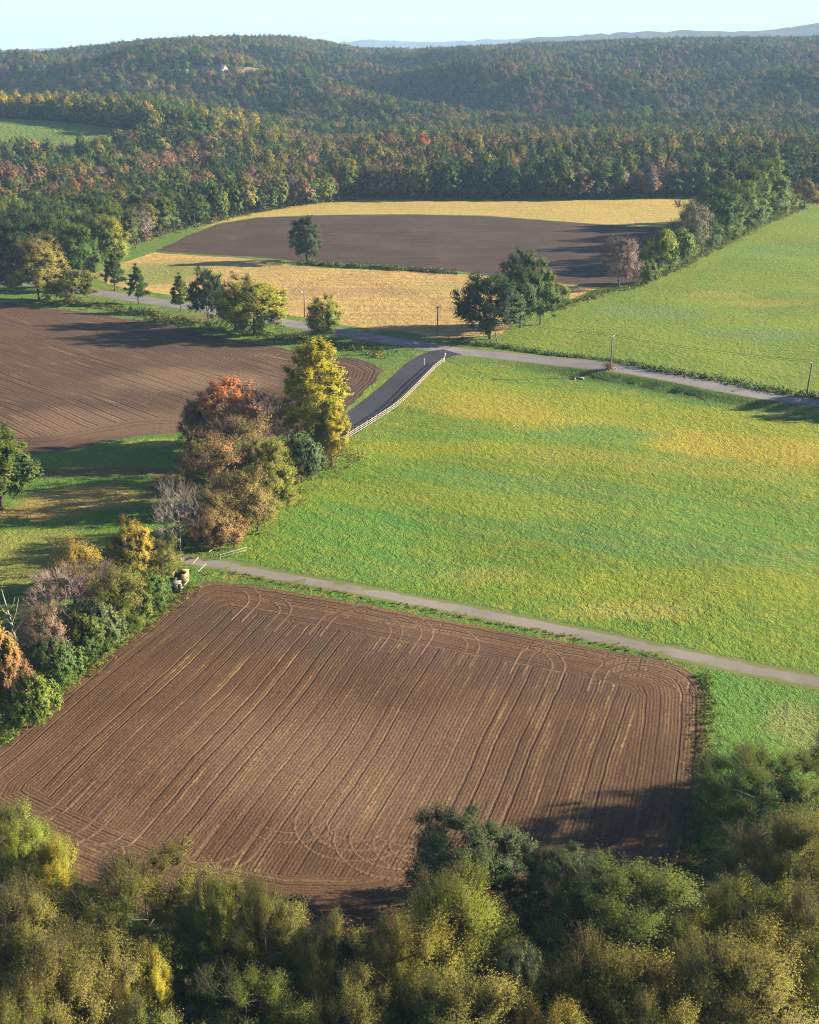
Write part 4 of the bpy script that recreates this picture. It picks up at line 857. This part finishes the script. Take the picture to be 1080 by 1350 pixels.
def turn(u, v, radius, side, sweep=100, out=1):
    """tractor leaves the rows at (u, v) and swings round"""
    p0 = at(u, v); d0 = rowd * out; nrm = np.array([-d0[1], d0[0]]) * side; c0 = p0 + nrm * radius
    pts = [p0 - d0 * t for t in (5, 3.5, 2, 1)]
    for a in np.linspace(0, R(sweep), 22): pts.append(c0 + radius * (-nrm * math.cos(a) + d0 * math.sin(a)))
    rut(pts)
for (u, v) in [(330, 800), (372, 812), (430, 818), (520, 840), (560, 843), (622, 858), (690, 868), (735, 885), (790, 890)]:
    turn(u, v, rr_.uniform(4.5, 7.5), rr_.choice([-1, 1]), rr_.uniform(80, 150))
for (u, v) in [(85, 1060), (130, 1085), (175, 1100), (250, 1120), (330, 1120), (440, 1080), (455, 1090), (505, 1100), (560, 1110), (620, 1090), (650, 1080)]:
    turn(u, v, rr_.uniform(4, 7.5), rr_.choice([-1, 1]), rr_.uniform(80, 160), -1)
for rad_ in (6, 8.2, 10.4, 12.6):
    c0 = at(845, 915); rut([c0 + rad_ * np.array([math.cos(a), math.sin(a)]) for a in np.linspace(R(-20), R(115), 30)])
c1 = at(470, 1085)
for rad_ in (4.2, 6.0): rut([c1 + rad_ * np.array([math.cos(a), math.sin(a)]) for a in np.linspace(R(160), R(330), 24)])
ob('soil_tracks_ground', ruts.mesh('soil_tracks', soil_mat('track_soil', (0.11, 0.067, 0.042), (0.14, 0.086, 0.054), (0.36, 0.27, 0.11), ROW, 0.6, bump=0.06)), kind='structure')

# ------------------------------------------------------------------ built things
WHITE = plain('white_paint', (0.33, 0.29, 0.25), 0.6); GREYW = plain('weathered_wood', (0.2, 0.18, 0.15)); TAN = plain('tan_boards', (0.32, 0.22, 0.12)); DARKP = plain('dark_panel', (0.02, 0.022, 0.03), 0.35)
POLE = plain('pole_wood', (0.15, 0.13, 0.115)); CER = plain('insulator', (0.3, 0.3, 0.29), 0.3); ROOF = plain('grey_shingles', (0.13, 0.13, 0.14)); REDB = plain('rusty_leaves', (0.22, 0.10, 0.05))
METAL = plain('galvanised', (0.5, 0.5, 0.5), 0.4, 0.6); GLASS = plain('window_glass', (0.03, 0.04, 0.05), 0.1)
# rail fence beside the driveway
fc = np.array(curve(W([(586, 477.5), (575, 486), (562, 499), (545, 517), (525, 536), (503, 551), (483, 564), (462, 577), (448, 588)]), 8))
seg = np.concatenate([[0], np.cumsum(np.hypot(*np.diff(fc, axis=0).T))])
npost = int(seg[-1] / 2.6) + 1; sp_ = np.linspace(0, seg[-1], npost); fp = np.column_stack([np.interp(sp_, seg, fc[:, 0]), np.interp(sp_, seg, fc[:, 1])])
fz = T(fp[:, 0], fp[:, 1]); fence = thing('rail_fence', 'white post and rail fence along the black driveway', 'fence', (fp[0, 0], fp[0, 1], fz[0]))
o0 = np.array([fp[0, 0], fp[0, 1], fz[0]])
pm = MB(); pm.box((0, 0, 0.75), (0.2, 0.2, 1.5)); pm.box((0, 0, 1.53), (0.26, 0.26, 0.06)); pmesh = pm.mesh('post', WHITE)
for a, z in zip(fp, fz):
    o = ob('post', pmesh, fence); o.location = np.array([a[0], a[1], z]) - o0
rm = MB()
for k_ in range(npost - 1):
    a, b = fp[k_], fp[k_ + 1]; L = np.hypot(*(b - a)); an = math.atan2(b[1] - a[1], b[0] - a[0])
    for hh in (0.4, 0.85, 1.3):
        rm.box(((a[0] + b[0]) / 2 - o0[0], (a[1] + b[1]) / 2 - o0[1], (fz[k_] + fz[k_ + 1]) / 2 + hh - o0[2]), (L - 0.21, 0.05, 0.13), an)
ob('rails', rm.mesh('rails', WHITE), fence)
# poles
def pole(u, vb, vt, label, arm=True, lean=0.0, lamp=False):
    p = at(u, vb); d = ray(u, vt); h = CAM_H + p[1] / d[1] * d[2] - T1(*p)
    t = thing('utility_pole', label, 'pole', (p[0], p[1], T1(*p)), R(-33), 'utility poles along the main road'); t.rotation_euler.y = lean
    m = MB(); m.tube([(0, 0, -0.4), (0, 0, h * 0.5), (0, 0, h)], [0.24, 0.2, 0.15], 8); ob('shaft', m.mesh('shaft', POLE, True), t)
    if arm:
        m = MB(); m.box((0, 0.0, h - 0.35), (0.16, 2.4, 0.18)); ob('crossarm', m.mesh('crossarm', GREYW), t)
        for yy in (-1.05, -0.45, 0.45, 1.05):
            m = MB(); m.tube([(0, yy, h - 0.26), (0, yy, h - 0.05)], [0.08, 0.06], 6); ob('insulator', m.mesh('insulator', CER), t)
    else:
        m = MB(); m.tube([(0, 0, h - 0.4), (0, -0.9, h - 0.05), (0, -1.5, h)], [0.06, 0.05, 0.05], 6); ob('bracket', m.mesh('bracket', METAL), t)
        m = MB(); m.box((0, -1.75, h - 0.02), (0.32, 0.8, 0.16)); ob('lamp_head', m.mesh('lamp_head', CER), t)
    return p, h
pA = pole(402, 418, 384, 'slim pole with lamp arm left of the road junction, by the bush tree', False)
pB = pole(577, 437, 404, 'pole with crossarm behind the shaded road junction')
pC = pole(805, 487, 442, 'pole with crossarm on the bank where rusty weeds grow')
pD = pole(1064, 519, 476, 'slightly leaning pole with lamp arm near the right picture edge', False, R(2.5))
q = at(805, 487); g3 = np.random.default_rng(8)
sq = q + g3.normal(0, .5, (14, 2)); rs = cover('pole_foot_weeds', sq, T(sq[:, 0], sq[:, 1]), np.full(14, 1.6), 30, .2, .1, ('russet', 'gold'), 9, 'rusty weeds at the foot of the pole')
# wires between the poles
def wires(a, ha, b, hb, label):
    t = thing('power_line', label, 'power line', (a[0], a[1], T1(*a)), 0, 'power lines along the main road')
    A0, B0 = np.array([0, 0, ha]), np.array([b[0] - a[0], b[1] - a[1], T1(*b) - T1(*a) + hb]); L = np.hypot(B0[0], B0[1]); sd = np.array([-B0[1], B0[0], 0]) / L
    for off in (-0.9, 0.9):
        k_ = np.linspace(0, 1, 15)[:, None]; m = MB(); m.tube(A0 + sd * off + k_ * (B0 - A0) - np.array([0, 0, 1.0]) * (4 * k_ * (1 - k_)) * L * 0.014, .022, 4); ob('wire', m.mesh('wire', DARKP), t)
wires(*pB, *pC, 'thin sagging wires between the junction pole and the next pole along the road')
wires(*pC, *pD, 'thin sagging wires between the two poles on the pasture bank')
# signs by the junction
p = at(586, 478); t = thing('road_sign', 'small white road sign on a post at the fence end', 'sign', (p[0], p[1], T1(*p)))
m = MB(); m.tube([(0, 0, -.2), (0, 0, 2.7)], .06, 6); ob('post', m.mesh('post', METAL), t)
m = MB(); m.box((0, -.09, 2.15), (.75, .04, 1.0)); ob('sign_plate', m.mesh('sign_plate', WHITE), t)
p = at(559, 481); m = MB(); m.tube([(0, 0, -.2), (0, 0, 1.75)], [.13, .13], 8); m.box((0, 0, 1.8), (.3, .3, .09)); o = ob('marker_post', m.mesh('marker_post', WHITE)); o.location = (p[0], p[1], T1(*p)); tag(o, 'short white marker post on the driveway verge', 'post')
# pale culvert headwall by the road
p = at(763, 499); m = MB(); m.box((0, 0, .2), (2.4, .35, .5), R(-20)); m.box((-1.1, -.6, .12), (.3, 1.0, .4), R(-20)); m.box((1.1, -.7, .12), (.3, 1.0, .4), R(-20)); o = ob('culvert_headwall', m.mesh('culvert_headwall', plain('concrete', (0.3, 0.28, 0.25)))); o.location = (p[0], p[1], T1(*p)); tag(o, 'pale concrete culvert headwall below the main road', 'culvert')
# white cart and wooden bin beside the lane end
p = at(232, 779); t = thing('market_cart', 'small white framed cart with dark panels beside the lane end', 'cart', (p[0], p[1], T1(*p)), R(8))
m = MB()
for x_ in (-.85, .35, .85):
    m.box((x_, -.55, .85), (.1, .1, 1.3))
m.box((0, -.55, 1.45), (1.8, .11, .1)); m.box((0, -.55, .25), (1.8, .11, .1)); m.box((.85, .0, .85), (.09, 1.0, 1.3)); m.box((-.85, 0, .85), (.09, 1.0, 1.3)); m.box((0, .55, .85), (1.8, .09, 1.3)); ob('frame', m.mesh('frame', WHITE), t)
m = MB(); m.box((-.25, -.5, .85), (1.08, .05, 1.08)); ob('panel', m.mesh('panel', DARKP), t)
m = MB(); m.box((.6, -.5, .85), (.38, .05, 1.08)); ob('panel', m.mesh('panel', DARKP), t)
m = MB(); m.box((0, 0, 1.56), (1.9, 1.2, .08), 0, R(3)); ob('roof', m.mesh('roof', plain('cart_roof', (.16, .15, .14))), t)
for x_ in (-.6, .6):
    m = MB(); m.tube([(x_ - .05, -.72, .22), (x_ + .05, -.72, .22)], .22, 12); ob('wheel', m.mesh('wheel', DARKP), t)
p = at(239, 765); t = thing('wooden_bin', 'tan board bin with a dark open side behind the white cart', 'bin', (p[0], p[1], T1(*p)), R(-15))
m = MB(); m.box((-1.0, 0, .75), (.1, 1.8, 1.5)); m.box((1.0, 0, .75), (.1, 1.8, 1.5)); m.box((0, .9, .75), (1.9, .1, 1.5)); m.box((.65, -.9, .75), (.6, .1, 1.5)); ob('board_wall', m.mesh('board_wall', TAN), t)
m = MB(); m.box((.2, .5, 1.56), (1.9, .9, .1), 0, R(-5)); ob('lid', m.mesh('lid', TAN), t)
m = MB(); m.box((-.3, -.3, .5), (1.2, .9, .9)); ob('opening_shade', m.mesh('opening_shade', DARKP), t)  # dark block standing in for the shade inside the open bin
# rails around the lane end
def bar(name, a, b, ha, hb, w, label, cat, mat=GREYW):
    a, b = at(*a), at(*b); m = MB(); za, zb = T1(*a), T1(*b); A = np.array([0, 0, ha]); B = np.array([b[0] - a[0], b[1] - a[1], zb - za + hb]); m.tube([A, (A + B) / 2, B], [w, w, w], 6)
    if name == 'gate':
        for tt in (0.02, .5, .98): q_ = A + (B - A) * tt; m.tube([q_ - np.array([0, 0, ha]), q_ + np.array([0, 0, .12])], [w * 1.2] * 2, 6)
        m.tube([A * .5, (A * .5 + B - np.array([0, 0, hb * .5])) / 2 * 1.0, B - np.array([0, 0, hb * .5])], [w * .8] * 3, 6)
    o = ob(name, m.mesh(name, mat)); o.location = (a[0], a[1], za); tag(o, label, cat)
bar('gate', (290, 738), (326, 728), 0.9, 0.9, .05, 'pale wooden rail gate beside the gravel lane at the pasture corner', 'gate', plain('pale_rail', (.25, .23, .2)))
bar('fence_post', (276, 737), (281, 733), 1.3, 1.2, .1, 'grey broken fence post by the hedgerow end', 'post')
bar('fallen_rail', (254, 747), (262, 742), .5, 1.0, .1, 'leaning pale rail between lane end and wooden bin', 'rail', TAN)
bar('fence_rail', (261, 760), (272, 750), .8, .9, .1, 'grey fence rail at the corner of the near ploughed field', 'rail')
bar('loose_board', (238, 780), (249, 770), .3, .7, .1, 'pale loose board leaning right of the white cart', 'board', WHITE)

# farmhouse far away on the hill
p = at(290, 99); z = T1(*p) + .6; t = thing('farmhouse', 'white gabled farmhouse in a clearing on the far hill', 'house', (p[0], p[1], z), R(-25))
def house(t, L, D, Hh, ridge, mat):
    m = MB(); V = [(-L, -D, 0), (L, -D, 0), (L, D, 0), (-L, D, 0), (-L, -D, Hh), (L, -D, Hh), (L, D, Hh), (-L, D, Hh), (-L, 0, ridge), (L, 0, ridge)]
    m.add(V, [(0, 1, 5, 4), (1, 2, 6, 5), (2, 3, 7, 6), (3, 0, 4, 7)], [(5, 6, 9), (7, 4, 8)]); ob('wall', m.mesh('wall', mat), t)
    m = MB(); V = []
    for s in (-1, 1):
        b = len(V); V += [(-L - .5, s * (D + .6), Hh - .25), (L + .5, s * (D + .6), Hh - .25), (L + .5, 0, ridge + .15), (-L - .5, 0, ridge + .15)]
        V += [(a_, b_2, c_ + .3) for a_, b_2, c_ in V[b:b + 4]]
    Q = [];
    for b in (0, 8): Q += [(b, b + 1, b + 2, b + 3), (b + 4, b + 5, b + 6, b + 7), (b, b + 1, b + 5, b + 4), (b + 1, b + 2, b + 6, b + 5), (b + 3, b, b + 4, b + 7)]
    m.add(V, Q); return ob('roof', m.mesh('roof', ROOF), t)
rf = house(t, 8, 5, 6, 10, WHITE)
m = MB(); m.box((3, 0, 10.5), (1.2, 1.2, 2.4)); ob('chimney', m.mesh('chimney', plain('brick', (.25, .1, .07))), rf)
for x_ in (-5, -1.5, 2, 5):
    for z_ in (1.9, 4.5):
        m = MB(); m.box((x_, -5.03, z_), (1.1, .12, 1.5)); ob('window', m.mesh('window', GLASS), t)
m = MB(); m.box((.3, -5.03, 1.1), (1.0, .12, 2.1)); ob('door', m.mesh('door', DARKP), t)
p = at(268, 98); t = thing('barn', 'small white outbuilding left of the far farmhouse', 'barn', (p[0], p[1], T1(*p) + .6), R(20)); house(t, 4, 2.6, 3, 5, WHITE)
m = MB(); m.box((0, -2.63, 1.2), (2.2, .1, 2.3)); ob('door', m.mesh('door', GREYW), t)

# ------------------------------------------------------------------ haze
hz = Nodes('haze_air'); hz.t.nodes.remove(hz.p); pv = hz.t.nodes.new('ShaderNodeVolumePrincipled')
pv.inputs['Color'].default_value = (0.42, 0.68, 1.0, 1); pv.inputs['Density'].default_value = 0.000085; pv.inputs['Anisotropy'].default_value = 0.0
hz.t.links.new(pv.outputs[0], hz.out.inputs['Volume'])
m = MB(); m.box((0, 7900, 130), (19000, 17500, 340)); ob('haze', m.mesh('haze', hz.m), kind='stuff')
